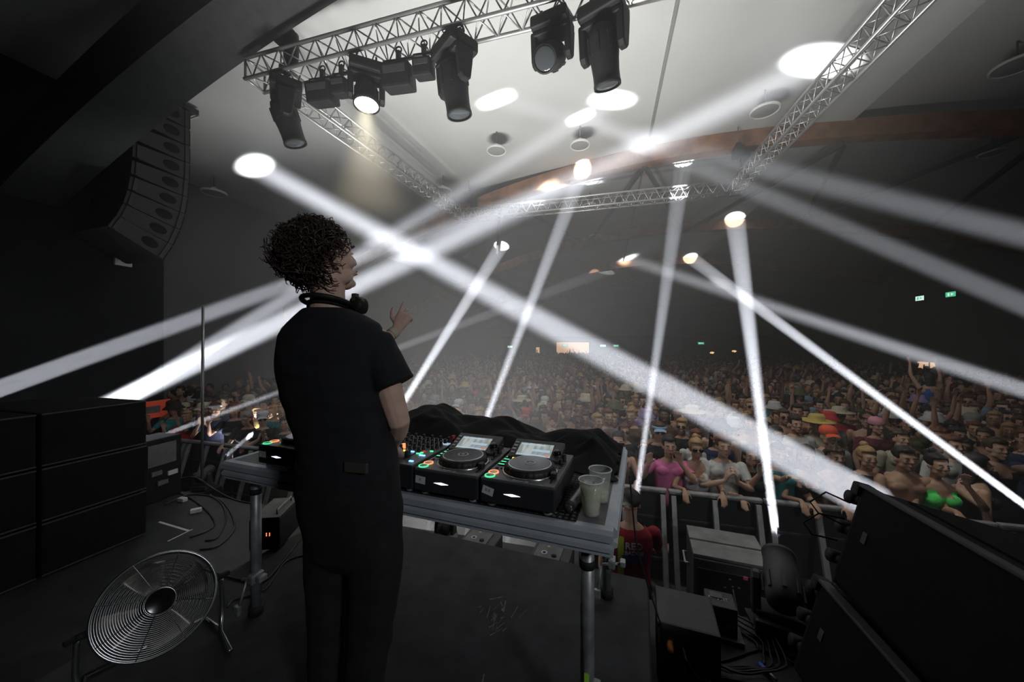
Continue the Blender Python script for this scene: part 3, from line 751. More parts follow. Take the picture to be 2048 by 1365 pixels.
# microphone, cups
M_mic = mat('satin_microphone_body', (.16, .16, .165), .3, metal=.7)
a = TL(1.838, .05, TABLE_Z + .028); b = TL(1.875, .30, TABLE_Z + .028); d = (b - a)
t = thing('microphone', 'wireless hand microphone lying beside the corner player', 'microphone', a)
mb = MB(); Mx = aim((0, 0, 0), d).to_4x4(); L = d.length
mb.lathe([(.0, 0), (.017, 0), (.0185, .01), (.0185, .03), (.0195, .04), (.0215, .12), (.023, .17), (.0225, .18)], Mx, 20, cap=False); mb.build('handle', M_mic, t)
MB().lathe([(.0195, -.001), (.0195, .026), (.018, .027)], Mx, 20, cap=False).build('end_ring', M_rubber, t)
MB().lathe([(.0225, .18), (.026, .195), (.0265, .215), (.024, .245), (.015, .262), (0, .266)], Mx, 20, cap=False).build('grille_head', mat('mic_grille', (.09, .09, .09), .5, metal=.6, bump=.5, bscale=500), t)
M_cup = mat('clear_plastic_cup', (.85, .87, .85), .12, alpha=.22, spec=.8)
M_rim = mat('plastic_cup_rim', (.9, .92, .9), .2, alpha=.85, spec=.8)
M_drink = mat('cloudy_lime_drink', (.62, .66, .38), .25, alpha=.62, var=.15, scale=30)
M_ice = mat('ice', (.8, .85, .82), .1, alpha=.35, spec=.8)
M_lime = mat('lime_peel', (.2, .36, .06), .45)
def cup(label, x, y, full):
    t = thing('plastic_cup', label, 'cup', TL(x, y, TABLE_Z + .004), None, 'plastic cups at the corner of the table')
    hh = .125
    MB().lathe([(.029, .002), (.030, .004), (.034, .04), (.036, .06), (.0445, hh - .002), (.0435, hh - .002), (.035, .06), (.033, .04), (.028, .006)], None, 28, cap=False).build('wall', M_cup, t)
    MB().lathe([(.0, .001), (.028, .001), (.0295, .005), (0, .005)], None, 24, cap=False).build('base', M_cup, t)
    MB().tube([(.0445 * math.cos(2 * math.pi * k / 28), .0445 * math.sin(2 * math.pi * k / 28), hh) for k in range(28)], .0022, 6, closed=True).build('rim', M_rim, t)
    z = hh * full
    r = .029 + (.0435 - .029) * full - .0016
    MB().lathe([(0, .006), (.027, .006), (.0325, .04), (.0345, .06), (r, z), (0, z)] if full > .5 else [(0, .006), (.027, .006), (r, z), (0, z)], None, 24, cap=False).build('drink', M_drink, t)
    if full > .5:
        random.seed(3)
        for k in range(4):
            Rr = Matrix.Rotation(random.random() * 3, 3, 'X') @ Matrix.Rotation(random.random() * 3, 3, 'Z')
            MB().bbox((random.uniform(-.018, .018), random.uniform(-.018, .018), z + .0), (.02, .02, .02), .004, Rr).build('ice_cube', M_ice, t)
        MB().loft([[Vector((r2 * math.cos(R(a)) - .012, k, z - .012 + r2 * math.sin(R(a)))) for r2 in (.024,) for a in range(180, 361, 20)] for k in (-.022, -.019)], smooth=False).build('lime_wedge', M_lime, t)
cup('clear plastic cup nearly full of cloudy lime drink with ice', 1.915, .09, .82)
cup('clear plastic cup with a little drink left, behind the fuller one', 1.935, .212, .3)

# black cloth heaped over the back of the table
M_cloth = mat('black_molton_cloth', (.016, .016, .017), .95, var=.2, scale=20, bump=.3, bscale=400)
def cloth_z(u, v):
    x = .62 + 1.36 * u; y = .44 + .60 * v + .05 * math.sin(9 * u + 1) * (1 - v) * (v < 1)
    env = min(1, v * 4.2) * min(1, (1 - u) * 9 + .25) * (1 if v < .75 else max(.0, 1 - (v - .75) * 3.2))
    base = .148 - .05 * u + .03 * math.sin(u * 6.0 + .6)
    f = .028 * math.sin(17 * u + 9 * v + 2 * math.sin(5 * v)) + .016 * math.sin(31 * u - 14 * v + 1.3) + .03 * noise.noise(Vector((u * 7, v * 5, 2.2)))
    z = max(.006, (base + f) * env) + .004
    return x, y, z
mb = MB()
def cl(u, v):
    x, y, z = cloth_z(u, v)
    return TL(x + .012 * math.sin(40 * v), y, TABLE_Z + z)
mb.grid(cl, 110, 60)
st = len(mb.v)
mb.grid(lambda u, v: TL(1.98 + .012 * math.sin(v * 30), .5 + .54 * u + .0 * v, TABLE_Z + .006 - .0 * v), 2, 2)
o = mb.build('black_cloth', M_cloth); tag(o, 'heap of black cloth lying over the back of the table', 'cloth')
sm = o.modifiers.new('thickness', 'SOLIDIFY'); sm.thickness = .004

# ------------------------------------------------------------------ floor fan
M_chrome = mat('chromed_fan_wire', (.42, .44, .45), .25, metal=.95)
M_blade = mat('brushed_metal_fan_blade', (.38, .36, .33), .35, metal=.8, var=.15)
fc = WD(315, 1208, 1.62); nrm = (Vector((.30, .25, 3.35)) - fc)
t = thing('floor_fan', 'chrome drum fan tilted up on its stand at the front corner of the riser', 'fan', fc)
Mf = aim((0, 0, 0), nrm).to_4x4(); FRD = .205
mb = MB(); nr = 21
for k in range(nr):
    r = .055 + (FRD - .06) * k / (nr - 1); z = .075 - .035 * (r / FRD) ** 2.5
    mb.tube([(r * math.cos(2 * math.pi * j / 56), r * math.sin(2 * math.pi * j / 56), z) for j in range(56)], .0012, 5, closed=True)
mb.xf(Mf).build('front_grille', M_chrome, t)
for k in range(8):
    a = 2 * math.pi * k / 8 + .35
    mb = MB(); mb.tube([(r * math.cos(a), r * math.sin(a), .0775 - .035 * (r / FRD) ** 2.5) for r in (.05, .09, .13, .17, FRD)], .0021, 5); mb.xf(Mf).build('spoke', M_chrome, t)
mb = MB(); mb.tube([(FRD * math.cos(2 * math.pi * j / 64), FRD * math.sin(2 * math.pi * j / 64), .035) for j in range(64)], .006, 8, closed=True)
mb.lathe([(FRD, .03), (FRD + .003, .01), (FRD + .003, -.015), (FRD, -.02)], None, 64, cap=False); mb.xf(Mf).build('drum_rim', M_chrome, t)
mb = MB()
for k in range(10):
    r = .05 + (FRD * .86 - .05) * k / 9
    mb.tube([(r * math.cos(2 * math.pi * j / 40), r * math.sin(2 * math.pi * j / 40), -.10 - .02 * (1 - r / FRD)) for j in range(40)], .0016, 4, closed=True)
mb.xf(Mf).build('rear_grille', M_chrome, t)
mb = MB(); mb.lathe([(.05, .07), (.052, .076), (.05, .08), (.046, .081), (0, .082)], None, 32, cap=False); mb.xf(Mf); hb = mb.build('hub_cap', M_gloss, t)
mb = MB(); mb.tube([(.051 * math.cos(2 * math.pi * j / 32), .051 * math.sin(2 * math.pi * j / 32), .077) for j in range(32)], .003, 6, closed=True); mb.xf(Mf).build('hub_ring', M_chrome, hb)
for k in range(4):
    a0 = 2 * math.pi * k / 4 + .2
    mb = MB(); mb.grid(lambda u, v: Vector(((.05 + .135 * v) * math.cos(a0 + (u - .5) * (1.0 - .1 * v)), (.05 + .135 * v) * math.sin(a0 + (u - .5) * (1.0 - .1 * v)), (u - .5) * .075 * (1 - .3 * v) - .01)), 10, 8)
    mb.xf(Mf); o = mb.build('blade', M_blade, t); md = o.modifiers.new('thickness', 'SOLIDIFY'); md.thickness = .002
mb = MB(); mb.lathe([(0, .05), (.05, .04), (.06, 0), (.06, -.12), (.04, -.15), (0, -.15)], None, 24, cap=False); mb.xf(Mf).build('motor', M_blackm, t)
rtv = Mf.to_3x3() @ Vector((1, 0, 0)); 
if rtv.dot(RT) < 0: rtv = -rtv
zf = RISER_Z - fc.z + .012
bk = Vector((-nrm.x, -nrm.y, 0)).normalized()
mb = MB()
for s in (-1, 1):
    p0 = rtv * s * (FRD + .012)
    foot = Vector((p0.x, p0.y, 0)) * 1.0
    mb.tube([p0, p0 * 1.08 + Vector((0, 0, -.02)), Vector((p0.x * 1.1, p0.y * 1.1, zf * .5)), Vector((p0.x * 1.05, p0.y * 1.05, zf)) - bk * .02, Vector((p0.x * 1.0, p0.y * 1.0, zf)) - bk * .20], .011, 10)
    mb.tube([Vector((p0.x * 1.05, p0.y * 1.05, zf)), Vector((p0.x * .95, p0.y * .95, zf)) + bk * .16], .011, 10)
mb.cyl(Vector((rtv.x, rtv.y, 0)) * FRD + bk * .16 + Vector((0, 0, zf)), Vector((-rtv.x, -rtv.y, 0)) * FRD + bk * .16 + Vector((0, 0, zf)), .011, 10)
st_ = mb.build('stand', M_chrome, t)
for s in (-1, 1):
    mb = MB(); p0 = rtv * s * (FRD + .012); mb.cyl(p0 - rtv * s * .01, p0 + rtv * s * .022, .015, 12); mb.bbox(p0 + rtv * s * .028, (.02, .05, .02), .004); mb.build('clamp_knob', M_rubber, t)

# ------------------------------------------------------------------ subwoofer stack at the side of the stage
def sub(label, c, size, rot=None, wheels=True):
    t = thing('subwoofer', label, 'speaker', c, rot, 'black subwoofers stacked on stage')
    sx, sy, sz = size
    MB().bbox((0, 0, sz / 2), (sx, sy, sz - .006), .02).build('cabinet', M_pa, t)
    mb = MB(); mb.bbox((-sx / 2 - .008, 0, sz / 2), (.016, sy * .94, sz * .9), .006); mb.build('grille', M_pag, t)
    for zz in (.012, sz - .012):
        mb = MB(); mb.bbox((sx / 2 - .003, 0, zz), (.014, sy * .99, .012), .003); mb.build('edge_trim', M_blackm2, t)
    mb = MB(); mb.bbox((0, sy / 2 + .002, sz * .55), (.22, .012, .11), .004); mb.build('handle', M_recess, t)
    for xx in (-sx * .35, sx * .35) if wheels else ():
        mb = MB(); mb.cyl((xx, sy / 2 + .004, sz * .2), (xx, sy / 2 + .06, sz * .2), .035, 14); mb.build('castor', M_rubber, t)
    return t
rows = ['bottom', 'middle', 'top']
for j, (yc, cn) in enumerate(((1.93, 'column next to the red sign'), (1.28, 'column at the photo edge'))):
    for i in range(3):
        sub(rows[i] + ' subwoofer of the black stack, ' + cn, (-4.68 - .0 * j, yc, STAGE_Z + .005 + .418 * i), (1.1, .63, .413), None, j == 0)

# tilted speaker stack in the near corner
P1 = WD(1722, 972, 1.62); P2 = WY(1592, 1365, P1.y)
u = (P1 - P2).normalized(); vx = Vector((u.z, 0, -u.x)); Rm = Matrix((vx, Vector((0, 1, 0)), u)).transposed()
seam = WY(1642, 1153, P1.y); hA = (P1 - seam).length; hB = max(.3, (seam.z - STAGE_Z - .25) / u.z)
for lab, top, hh in (('upper black cabinet of the tilted speaker stack in the near corner', P1, hA), ('lower black cabinet of the tilted speaker stack in the near corner', seam - u * .022, hB)):
    t = thing('stage_speaker', lab, 'speaker', top, Rm, 'tilted speaker cabinets')
    wd, ln = .66, 1.25
    MB().bbox((wd / 2, -ln / 2, -hh / 2), (wd, ln, hh), .022).build('cabinet', M_pa, t)
    MB().bbox((.012, -ln / 2, .004), (.05, ln * .99, .014), .004).build('edge_trim', M_blackm2, t)
    MB().bbox((wd * .55, -ln / 2, .002), (wd * .7, ln * .9, .012), .005).build('top_grille', M_pag, t)
    mb = MB(); mb.bbox((-.001, -.11, -hh * .42), (.006, .028, .05), .002); mb.build('badge', mat('dull_grey_badge', (.06, .06, .06), .5), t)
    mb = MB(); mb.bbox((0.02, 0.012, -.02), (.07, .05, .06), .012); mb.build('corner_cap', M_rubber, t)
    for k in (.10, .42, .74):
        if hh * k < .03: continue
        mb = MB(); c0 = Vector((.03, .0, -hh * k - .03)); mb.cyl(c0, c0 + Vector((-.0, .05, 0)), .02, 10); mb.cyl(c0 + Vector((-.028, .06, 0)), c0 + Vector((.028, .06, 0)), .03, 16); mb.build('castor', M_rubber, t)
mb = MB(); a = P1 - u * .16 + Vector((-.02, .06, 0)); 
for k in range(2):
    s0 = P1 - u * (.10 + .11 * k) + Vector((.0, .03, 0)); e0 = s0 - u * .08
    mb.tube([s0, s0 + Vector((-.08, .03, .03)), (s0 + e0) / 2 + Vector((-.13, .04, .01)), e0 + Vector((-.09, .03, -.0)), e0], .0045, 6)
o = mb.build('speaker_cable', M_rubber); tag(o, 'black cable looping out of the back of the tilted speaker stack', 'cable')
base_low = seam - u * (hB + .028)
# support wedge added to hold up the tilted stack
t = thing('added_speaker_wedge', 'black wedge frame added under the tilted speaker stack', 'stand', (base_low.x, base_low.y - .62, STAGE_Z))
zlow = lambda x: base_low.z + (x * vx.z / vx.x) - STAGE_Z
mb = MB(); mb.loft([[Vector((x, yy, z)) for x, z in ((.0, 0), (.6, 0), (.6, max(.01, zlow(.6) - .0)), (0, zlow(0)))] for yy in (-.55, .55)], smooth=False); mb.build('wedge', M_blackm, t)
# ------------------------------------------------------------------ gear on the stage floor and in the pit
M_grey = mat('scuffed_grey_board', (.15, .15, .15), .65, var=.25, scale=9)
M_plate = mat('checker_plate', (.10, .10, .10), .5, metal=.5, var=.2, scale=20)
def box_thing(name, label, cat, c, size, m, rot=0.0, bev=.012, group=None):
    t = thing(name, label, cat, c, (0, 0, rot), group)
    MB().bbox((0, 0, size[2] / 2), size, bev).build('case', m, t)
    return t
# amplifier case right of the riser
p = WZ(1362, 1182, 1.56)
t = box_thing('power_case', 'black power distribution case beside the riser with an orange plug', 'electrical case', (p.x + .01, p.y - .06, STAGE_Z + .003), (.30, .30, .30), M_blackm2, -.09)
mb = MB(); mb.bbox((0, -.152, .17), (.26, .01, .2), .003); pn = mb.build('socket_panel', M_blackm, t)
for k in range(4):
    mb = MB(); mb.lathe([(.022, 0), (.022, .012), (.016, .012), (.016, .002), (0, .002)], Matrix.Translation((-.09 + .06 * k, -.158, .22)) @ Matrix.Rotation(R(90), 4, 'X'), 14, cap=False); mb.build('socket', M_rubber, pn)
MB().cyl((-.09, -.16, .22), (-.09, -.215, .212), .016, 12).build('plug', mat('orange_plug', (.6, .2, .03), .45), t)
mb = MB(); mb.box((.05, -.159, .11), (.05, .002, .012)); mb.box((-.02, -.159, .09), (.03, .002, .03)); mb.build('sticker', M_print, t)
MB().tube([(-.03, -.16, .22), (-.02, -.22, .2), (.03, -.23, .13), (.1, -.2, .1)], .004, 6).build('patch_lead', M_grey, t)
# co2 jet control box
p = WZ(1440, 1192, 1.42)
t = box_thing('jet_box', 'small black box lettered CO2 JET behind the power case', 'effects box', (p.x, p.y, STAGE_Z + .03), (.16, .15, .17), M_blackm2, -.1, .008)
me = text_mesh('CO\u2082 JET', .038, .0008, bold=True); me.materials.append(M_label); o = link('lettering', me, t); o.location = (.0, -.077, .06); o.rotation_euler = (R(90), 0, 0)
me = text_mesh('CO\u2082 JET', .03, .0008, bold=True); me.materials.append(M_label); o = link('lettering', me, t); o.location = (-.01, .0, .171)
MB().bbox((-.02, .02, .174), (.07, .05, .006), .002).build('switch_plate', M_grey, t)
MB().bbox((0, 0, -.015), (.22, .2, .03), .004).build('base_plate', M_grey, t)
for k in (0,): MB().cyl((-.1, -.03, .06), (-.14, -.05, .06), .02, 12).build('valve', M_galv, t)
# stage-edge lamps: each is a moving head standing on the lip of the stage or on an added plinth
lamps_floor = [(WZ(1565, 1175, 1.5), (1470, 437), 'big moving light on the stage lip throwing the upright beam near the tilted speaker', 1.0),
               (WY(1258, 1100, 3.75), (1367, 322), 'moving light in the pit behind the steward', .5),
               (WZ(891, 1050, 1.38), (1168, 332), 'moving light on the stage lip beyond the middle of the table', .8),
               (WZ(654, 1050, 1.30), (1003, 492), 'moving light on the stage lip hidden beyond the standing person', .8),
               (WZ(405, 952, 1.02), (873, 560), 'moving light before the stage beyond the equipment rack', .5)]
for q, top, lab, sc in lamps_floor:
    d = hit_ceiling(*top) - q
    base = STAGE_Z if q.y < 2.6 or (q.y < 2.98 and q.x < -.3) else .0
    sc = min(sc, (q.z - base) / .40 * .92)
    moving_head('moving_head_light', lab, (q.x, q.y, q.z - .40 * sc), d, hang=False, scale=sc, group='moving heads on the stage lip', body=M_blackm2)
    mb = None
    q2 = q.z - .40 * sc - base
    if q2 > .012:
        t = box_thing('added_lamp_plinth', 'added black plinth under the ' + lab.split(' throwing')[0].replace('big ', 'big '), 'plinth', (q.x, q.y, base + .001), (.30, .34, max(.01, q2 - .003)), M_blackm, 0, .006)  # support added to fill the height below the lamp
# lamps for the side and roof beams lie on extended image lines without stands
# strobe bases under the table
for px, py, lab in ((962, 1076, 'flat grey strobe with a ring mark under the table, nearer the person'), (1103, 1106, 'flat grey strobe with a ring mark under the table corner')):
    p = WZ(px, py, 1.36)
    t = thing('strobe_light', lab, 'strobe light', (p.x, p.y, STAGE_Z + .002), (0, 0, RYAW), 'strobes behind the riser')
    MB().bbox((0, 0, .08), (.30, .24, .15), .012).build('housing', M_blackm2, t)
    mb = MB(); mb.bbox((-.02, 0, .16), (.2, .2, .012), .003); mb.build('cover_plate', M_grey, t)
    mb = MB(); mb.lathe([(.024, 0), (.024, .002), (.014, .002), (.014, 0)], Matrix.Translation((-.05, -.03, .167)), 20, cap=False); mb.build('ring_mark', M_label, t)
    mb = MB(); mb.lathe([(.013, 0), (.013, .002), (0, .002)], Matrix.Translation((-.05, -.03, .1665)), 16, cap=False); mb.lathe([(.02, 0), (.018, .008), (0, .009)], Matrix.Translation((.03, -.05, .166)), 16, cap=False); mb.build('dark_dot', M_rubber, t)
    mb = MB(); mb.add([(-.05, .05, .1675), (-.02, .05, .1675), (-.035, .075, .1675)], [(0, 1, 2)]); mb.build('warning_mark', mat('yellow_mark', (.55, .42, .05), .5), t)
    MB().tube([(.13, -.06, .12), (.16, -.07, .1), (.165, -.02, .1), (.14, 0, .12)], .006, 6).build('handle', M_galv, t)
for px, py, z, sz, lab, rr in ((905, 1062, 1.36, (.09, .08, .12), 'small dark clamp block under the table between the person and the strobes', .3),):
    p = WZ(px, py, z); box_thing('clamp_block', lab, 'clamp', (p.x, p.y, STAGE_Z + .002), sz, M_grey, rr)
p = WZ(1000, 1050, 1.30); t = thing('cable_tray', 'long dark tray lying along the back of the riser', 'tray', (p.x - .1, 2.70, STAGE_Z + .002), (0, 0, RYAW)); MB().bbox((0, .0, .04 - .002), (2.0, .12, .08), .01).build('channel', M_grey, t)
# power box with red digits under the left of the table
p = WZ(553, 1020, 1.72)
t = thing('power_box', 'black box with glowing red digits under the table', 'electrical case', (p.x, p.y, RISER_Z + .001), (0, 0, R(24)))
MB().bbox((0, 0, .12), (.20, .34, .22), .01).build('case', M_blackm, t)
MB().bbox((0, 0, .234), (.19, .33, .008), .003).build('lid', M_grey, t)
mb = MB()
for k in (0, 1):
    x = .015 + k * .02
    for zz in (.115, .128): mb.box((x, -.1715, zz), (.004, .002, .010))
mb.build('red_digits', led('red_digit', (1, .12, .04), 5), t)
MB().box((-.045, -.1715, .13), (.006, .002, .006)).build('blue_light', led('blue_dot', (.2, .6, 1), 5), t)
MB().tube([(.06, -.12, .24), (.06, -.12, .27), (.06, .1, .27), (.06, .1, .24)], .006, 6).build('handle', M_galv, t)
# clutter beside the subwoofers
p = WZ(322, 900, 1.9)
t = thing('equipment_rack', 'dark equipment rack behind the subwoofer stack with pale panels', 'rack', (-5.02, 2.78, STAGE_Z + .002), (0, 0, .1))
MB().bbox((0, 0, .35), (.32, .36, .70), .012).build('case', M_blackm, t)
mb = MB(); mb.bbox((.165, -.02, .52), (.01, .28, .24), .004); mb.build('pale_panel', M_grey, t)
for k, (yy, zz) in enumerate(((-.08, .32), (.08, .28), (-.02, .2))): MB().bbox((.17, yy, zz), (.02, .1, .05), .004).build('module', M_grey if k != 1 else M_label, t)
mb = MB(); mb.bbox((.0, -.19, .3), (.26, .02, .5), .004); mb.build('door', M_blackm2, t)
# tape mark and cables on the stage
M_tape = mat('white_floor_tape', (.55, .55, .55), .7)
a, b, c = WZ(318, 1045, STAGE_Z), WZ(378, 1063, STAGE_Z), WZ(335, 1084, STAGE_Z)
mb = MB()
for s, e, wd in ((a, b, .022), (b + (b - c).normalized() * .03, c, .014)):
    d = (e - s).normalized(); n = Vector((-d.y, d.x, 0)) * wd / 2
    mb.add([s - n + UP * .001, e - n + UP * .001, e + n + UP * .001, s + n + UP * .001, s - n + UP * .003, e - n + UP * .003, e + n + UP * .003, s + n + UP * .003], [(0, 1, 2, 3), (4, 5, 6, 7), (0, 1, 5, 4), (1, 2, 6, 5), (2, 3, 7, 6), (3, 0, 4, 7)])
tag(mb.build('floor_tape', M_tape), 'white tape marking an open corner on the stage floor', 'tape')
M_cable = mat('black_cable_jacket', (.02, .02, .021), .42)
def cable(label, pts, r=.006, m=None, z=STAGE_Z, sub=5, name='cable', group='cables on the stage floor'):
    P = [Vector(p) for p in pts]; Q = []
    for i in range(len(P) - 1):
        p0, p1, p2, p3 = P[max(i - 1, 0)], P[i], P[i + 1], P[min(i + 2, len(P) - 1)]
        for k in range(sub):
            s = k / sub
            Q.append(.5 * ((2 * p1) + (-p0 + p2) * s + (2 * p0 - 5 * p1 + 4 * p2 - p3) * s * s + (-p0 + 3 * p1 - 3 * p2 + p3) * s ** 3))
    Q.append(P[-1])
    o = MB().tube(Q, r, 7).build(name, m or M_cable)
    return tag(o, label, 'cable', group)
def fl(pts, z=STAGE_Z + .008): return [WZ(x, y, z) for x, y in pts]
random.seed(11)
P = []
cen = WZ(1450, 1290, STAGE_Z); k = 0
for i in range(90):
    a = i * 2 * math.pi / 22; rr = .17 + .012 * math.sin(i * 1.7) + .0012 * i
    P.append(Vector((cen.x + rr * math.cos(a) + .012 * math.sin(i * .31), cen.y + rr * .9 * math.sin(a), STAGE_Z + .01 + .0006 * i)))
cable('coil of black cable with a blue plug on the stage floor', P, .006, sub=2, name='cable_coil', group=None)
q = WZ(1518, 1328, STAGE_Z + .02); t = thing('cable_plug', 'blue cable plug lying beside the coil of cable', 'plug', q); MB().cyl((0, 0, 0), (.03, -.05, .0), .012, 10).build('shell', mat('blue_plug', (.04, .12, .5), .4), t); MB().cyl((.03, -.05, 0), (.05, -.085, 0), .008, 10).build('tip', M_galv, t)
cable('black cable running along the floor below the power case toward the coil', fl([(1330, 1320), (1390, 1330), (1450, 1322), (1520, 1300), (1560, 1310)]))
cable('black cable snaking from the power case to the front of the stage', fl([(1325, 1290), (1350, 1310), (1345, 1340), (1400, 1352), (1470, 1362), (1560, 1385)]), .007)
cable('black cable crossing from the coil behind the tilted speaker', fl([(1400, 1280), (1460, 1262), (1530, 1285), (1590, 1330)]), .006)
cable('thin cable hanging from the table corner down to the riser', [TL(2.035, .62, TABLE_Z - .03), TL(2.06, .60, TABLE_Z - .3), TL(2.09, .62, 1.9), TL(2.16, .75, 1.6), TL(2.26, .9, 1.225)], .004)
cable('black cable on the riser by the table leg near the fan', fl([(600, 1080), (560, 1130), (520, 1165), (440, 1150), (380, 1130)], RISER_Z + .008), .006)
cable('second black cable on the riser curving under the table', fl([(615, 1110), (570, 1125), (530, 1180), (470, 1200), (455, 1215)], RISER_Z + .006), .005)
for k, pts in enumerate(([(300, 1000), (350, 985), (400, 1010), (430, 1050), (380, 1075)], [(330, 1010), (380, 990), (440, 1000), (470, 1050), (440, 1090), (400, 1100)], [(420, 990), (445, 1010), (452, 1040), (435, 1075), (410, 1082)], [(350, 960), (390, 955), (430, 980), (470, 1000), (520, 1010)])):
    cable(['pale-lit cable beside the subwoofers', 'black cable looping toward the table leg', 'shiny cable curl between the subwoofers and the table', 'black cable lying behind the table leg'][k], fl(pts), .008)
for k, (px, py) in enumerate(((365, 1000), (392, 1022))):
    p = WZ(px, py, STAGE_Z + .02); t = thing('cable_connector', ['pale cable connector lying among the cables beside the subwoofers', 'second pale connector among the cables, nearer the table leg'][k], 'connector', (p.x, p.y, STAGE_Z + .002), (0, 0, k * .9)); MB().bbox((0, 0, .02), (.09, .05, .04), .006).build('shell', M_label, t)
# red line of tape on the riser under the fan
a, b = WZ(180, 1362, STAGE_Z + .0), WZ(250, 1320, STAGE_Z + .0)
d = (b - a).normalized(); n = Vector((-d.y, d.x, 0)) * .012
mb = MB(); mb.add([a - n - d * .3 + UP * .002, b - n + d * .02 + UP * .002, b + n + d * .02 + UP * .002, a + n - d * .3 + UP * .002], [(0, 1, 2, 3)]); tag(mb.build('red_tape', mat('red_tape', (.35, .01, .015), .6)), 'strip of red tape on the floor below the fan', 'tape')

# ------------------------------------------------------------------ crowd barrier
BY = 4.58
M_barr = mat('barrier_aluminium', (.36, .36, .37), .45, metal=.55, var=.2, scale=10)
M_barp = mat('black_barrier_sheet', (.03, .03, .031), .6, var=.2)
names = ['first', 'second', 'third', 'fourth', 'fifth', 'sixth', 'seventh', 'eighth', 'ninth', 'tenth']
proto = None
x0 = -8.6; n_b = 0
cents = [x0 + 1.0 * k for k in range(18)]
def barrier_panel(label, xc, yc=BY, rz=0):
    global proto
    if proto is None:
        t = thing('barrier_panel', label, 'crowd barrier', (xc, yc, 0), None, 'panels of the crowd barrier')
        MB().bbox((0, 0, 1.185), (.985, .07, .05), .018).build('top_rail', M_barr, t)
        for x in (-.44, .0, .44): 
            mb = MB(); a = Vector((x, -.04, 1.15)); b = Vector((x, -.36, .06)); mb.bbox((a + b) / 2, (.055, .045, (a - b).length), .006, aim(a, b)); mb.build('brace', M_barr, t)
        MB().bbox((0, .02, .62), (.96, .02, 1.08), .004).build('sheet', M_barp, t)
        for z in (.35, .85): MB().bbox((0, -.0, z), (.96, .03, .035), .006).build('cross_rail', M_barp, t)
        mb = MB(); mb.bbox((0, -.28, .025), (.97, .6, .045), .006); fp = mb.build('foot_plate', M_plate, t)
        for x in (-.24, .24):
            for a in (45, -45): MB().bbox((x, -.3, .0485), (.17, .05, .004), .001, Matrix.Rotation(R(a), 3, 'Z')).build('cross_hole', M_recess, fp)
        proto = t; return t
    c = dup(proto); c.location = (xc, yc, 0); c.rotation_euler = (0, 0, rz); c['label'] = label
    return c
vis = [1.2 + 1.0 * k for k in range(-1, 8)]
labs = ['crowd barrier panel behind the red-shirted steward', 'crowd barrier panel in front of the person in the pink shirt', 'crowd barrier panel in front of the person in the white tee', 'crowd barrier panel crossed by the upright beam of the stage-lip lamp', 'crowd barrier panel beside the tilted speaker stack', 'crowd barrier panel hidden behind the tilted speaker stack', 'second barrier panel past the tilted speaker stack', 'third barrier panel past the tilted speaker stack', 'fourth barrier panel past the tilted speaker stack']
for k, xc in enumerate(vis): barrier_panel(labs[k], xc)
for k in range(9): barrier_panel('crowd barrier panel beyond the table, ' + names[k] + ' from the cloth outwards', .2 - 1.0 - 1.0 * k)
# low speakers standing in the pit
zt = 1.0; c1, c2 = WZ(1356, 1029, zt), WZ(1484, 1049, zt); c3 = WZ(1520, 1093, zt)
w = (c2 - c1).length; dp = .56; c = (c1 + c2) / 2
t = thing('pit_speaker', 'wide speaker with a worn grey top standing in the pit before the barrier', 'speaker', (c.x + .02, min(c.y - dp / 2, 3.88), .05), (0, 0, math.atan2((c2 - c1).y, (c2 - c1).x)))
MB().bbox((0, 0, .46), (w, dp, .90), .01).build('cabinet', M_blackm2, t)
for yy, dd in ((.15, .26), (-.14, .26)): MB().bbox((0, yy, .93), (w, dd, .03), .006).build('top_board', M_grey, t)
mb = MB(); mb.bbox((0, -dp / 2 - .006, .52), (w * .9, .012, .62), .004); g = mb.build('front_panel', M_blackm, t)
MB().bbox((.1, -dp / 2 - .015, .82), (.035, .006, .03), .004).build('red_sticker', mat('pink_sticker', (.75, .12, .2), .5), t)
for k, (xx, zz) in enumerate(((-.02, .78), (.0, .72), (.05, .72), (-.06, .7))): MB().bbox((xx, -dp / 2 - .014, zz), (.02, .006, .012), .002).build('connector', M_grey, t)
MB().tube([(-w / 2 - .01, -.1, .75), (-w / 2 - .05, -.1, .75), (-w / 2 - .05, .1, .75), (-w / 2 - .01, .1, .75)], .01, 8).build('handle', M_galv, t)
MB().tube([(0, -dp / 2 - .02, .7), (.03, -dp / 2 - .1, .5), (.05, -dp / 2 - .12, .2), (.06, -dp / 2 - .2, .02)], .008, 6).build('lead', M_cable, t)
# ------------------------------------------------------------------ people
def remeshed(mb, voxel, smooth=2, name='body'):
    """melt overlapping volumes into one continuous skin"""
    me = bpy.data.meshes.new(name); me.from_pydata(mb.v, [], mb.f); me.update()
    bm = bmesh.new(); bm.from_mesh(me); bmesh.ops.recalc_face_normals(bm, faces=bm.faces[:]); bm.to_mesh(me); bm.free()
    o = bpy.data.objects.new(name, me); COL.objects.link(o)
    md = o.modifiers.new('r', 'REMESH'); md.mode = 'VOXEL'; md.voxel_size = voxel; md.use_smooth_shade = True
    if smooth: ms = o.modifiers.new('s', 'SMOOTH'); ms.factor = .5; ms.iterations = smooth
    dg = bpy.context.evaluated_depsgraph_get()
    out = bpy.data.meshes.new_from_object(o.evaluated_get(dg)); out.name = name
    bpy.data.objects.remove(o); bpy.data.meshes.remove(me)
    out.polygons.foreach_set('use_smooth', [True] * len(out.polygons))
    return out
def ering(c, rv, fv, rx, ry, n=20, sq=2.0):
    c = Vector(c); out = []
    for j in range(n):
        a = 2 * math.pi * j / n; ca, sa = math.cos(a), math.sin(a)
        out.append(c + rv * (rx * math.copysign(abs(ca) ** (2 / sq), ca)) + fv * (ry * math.copysign(abs(sa) ** (2 / sq), sa)))
    return out
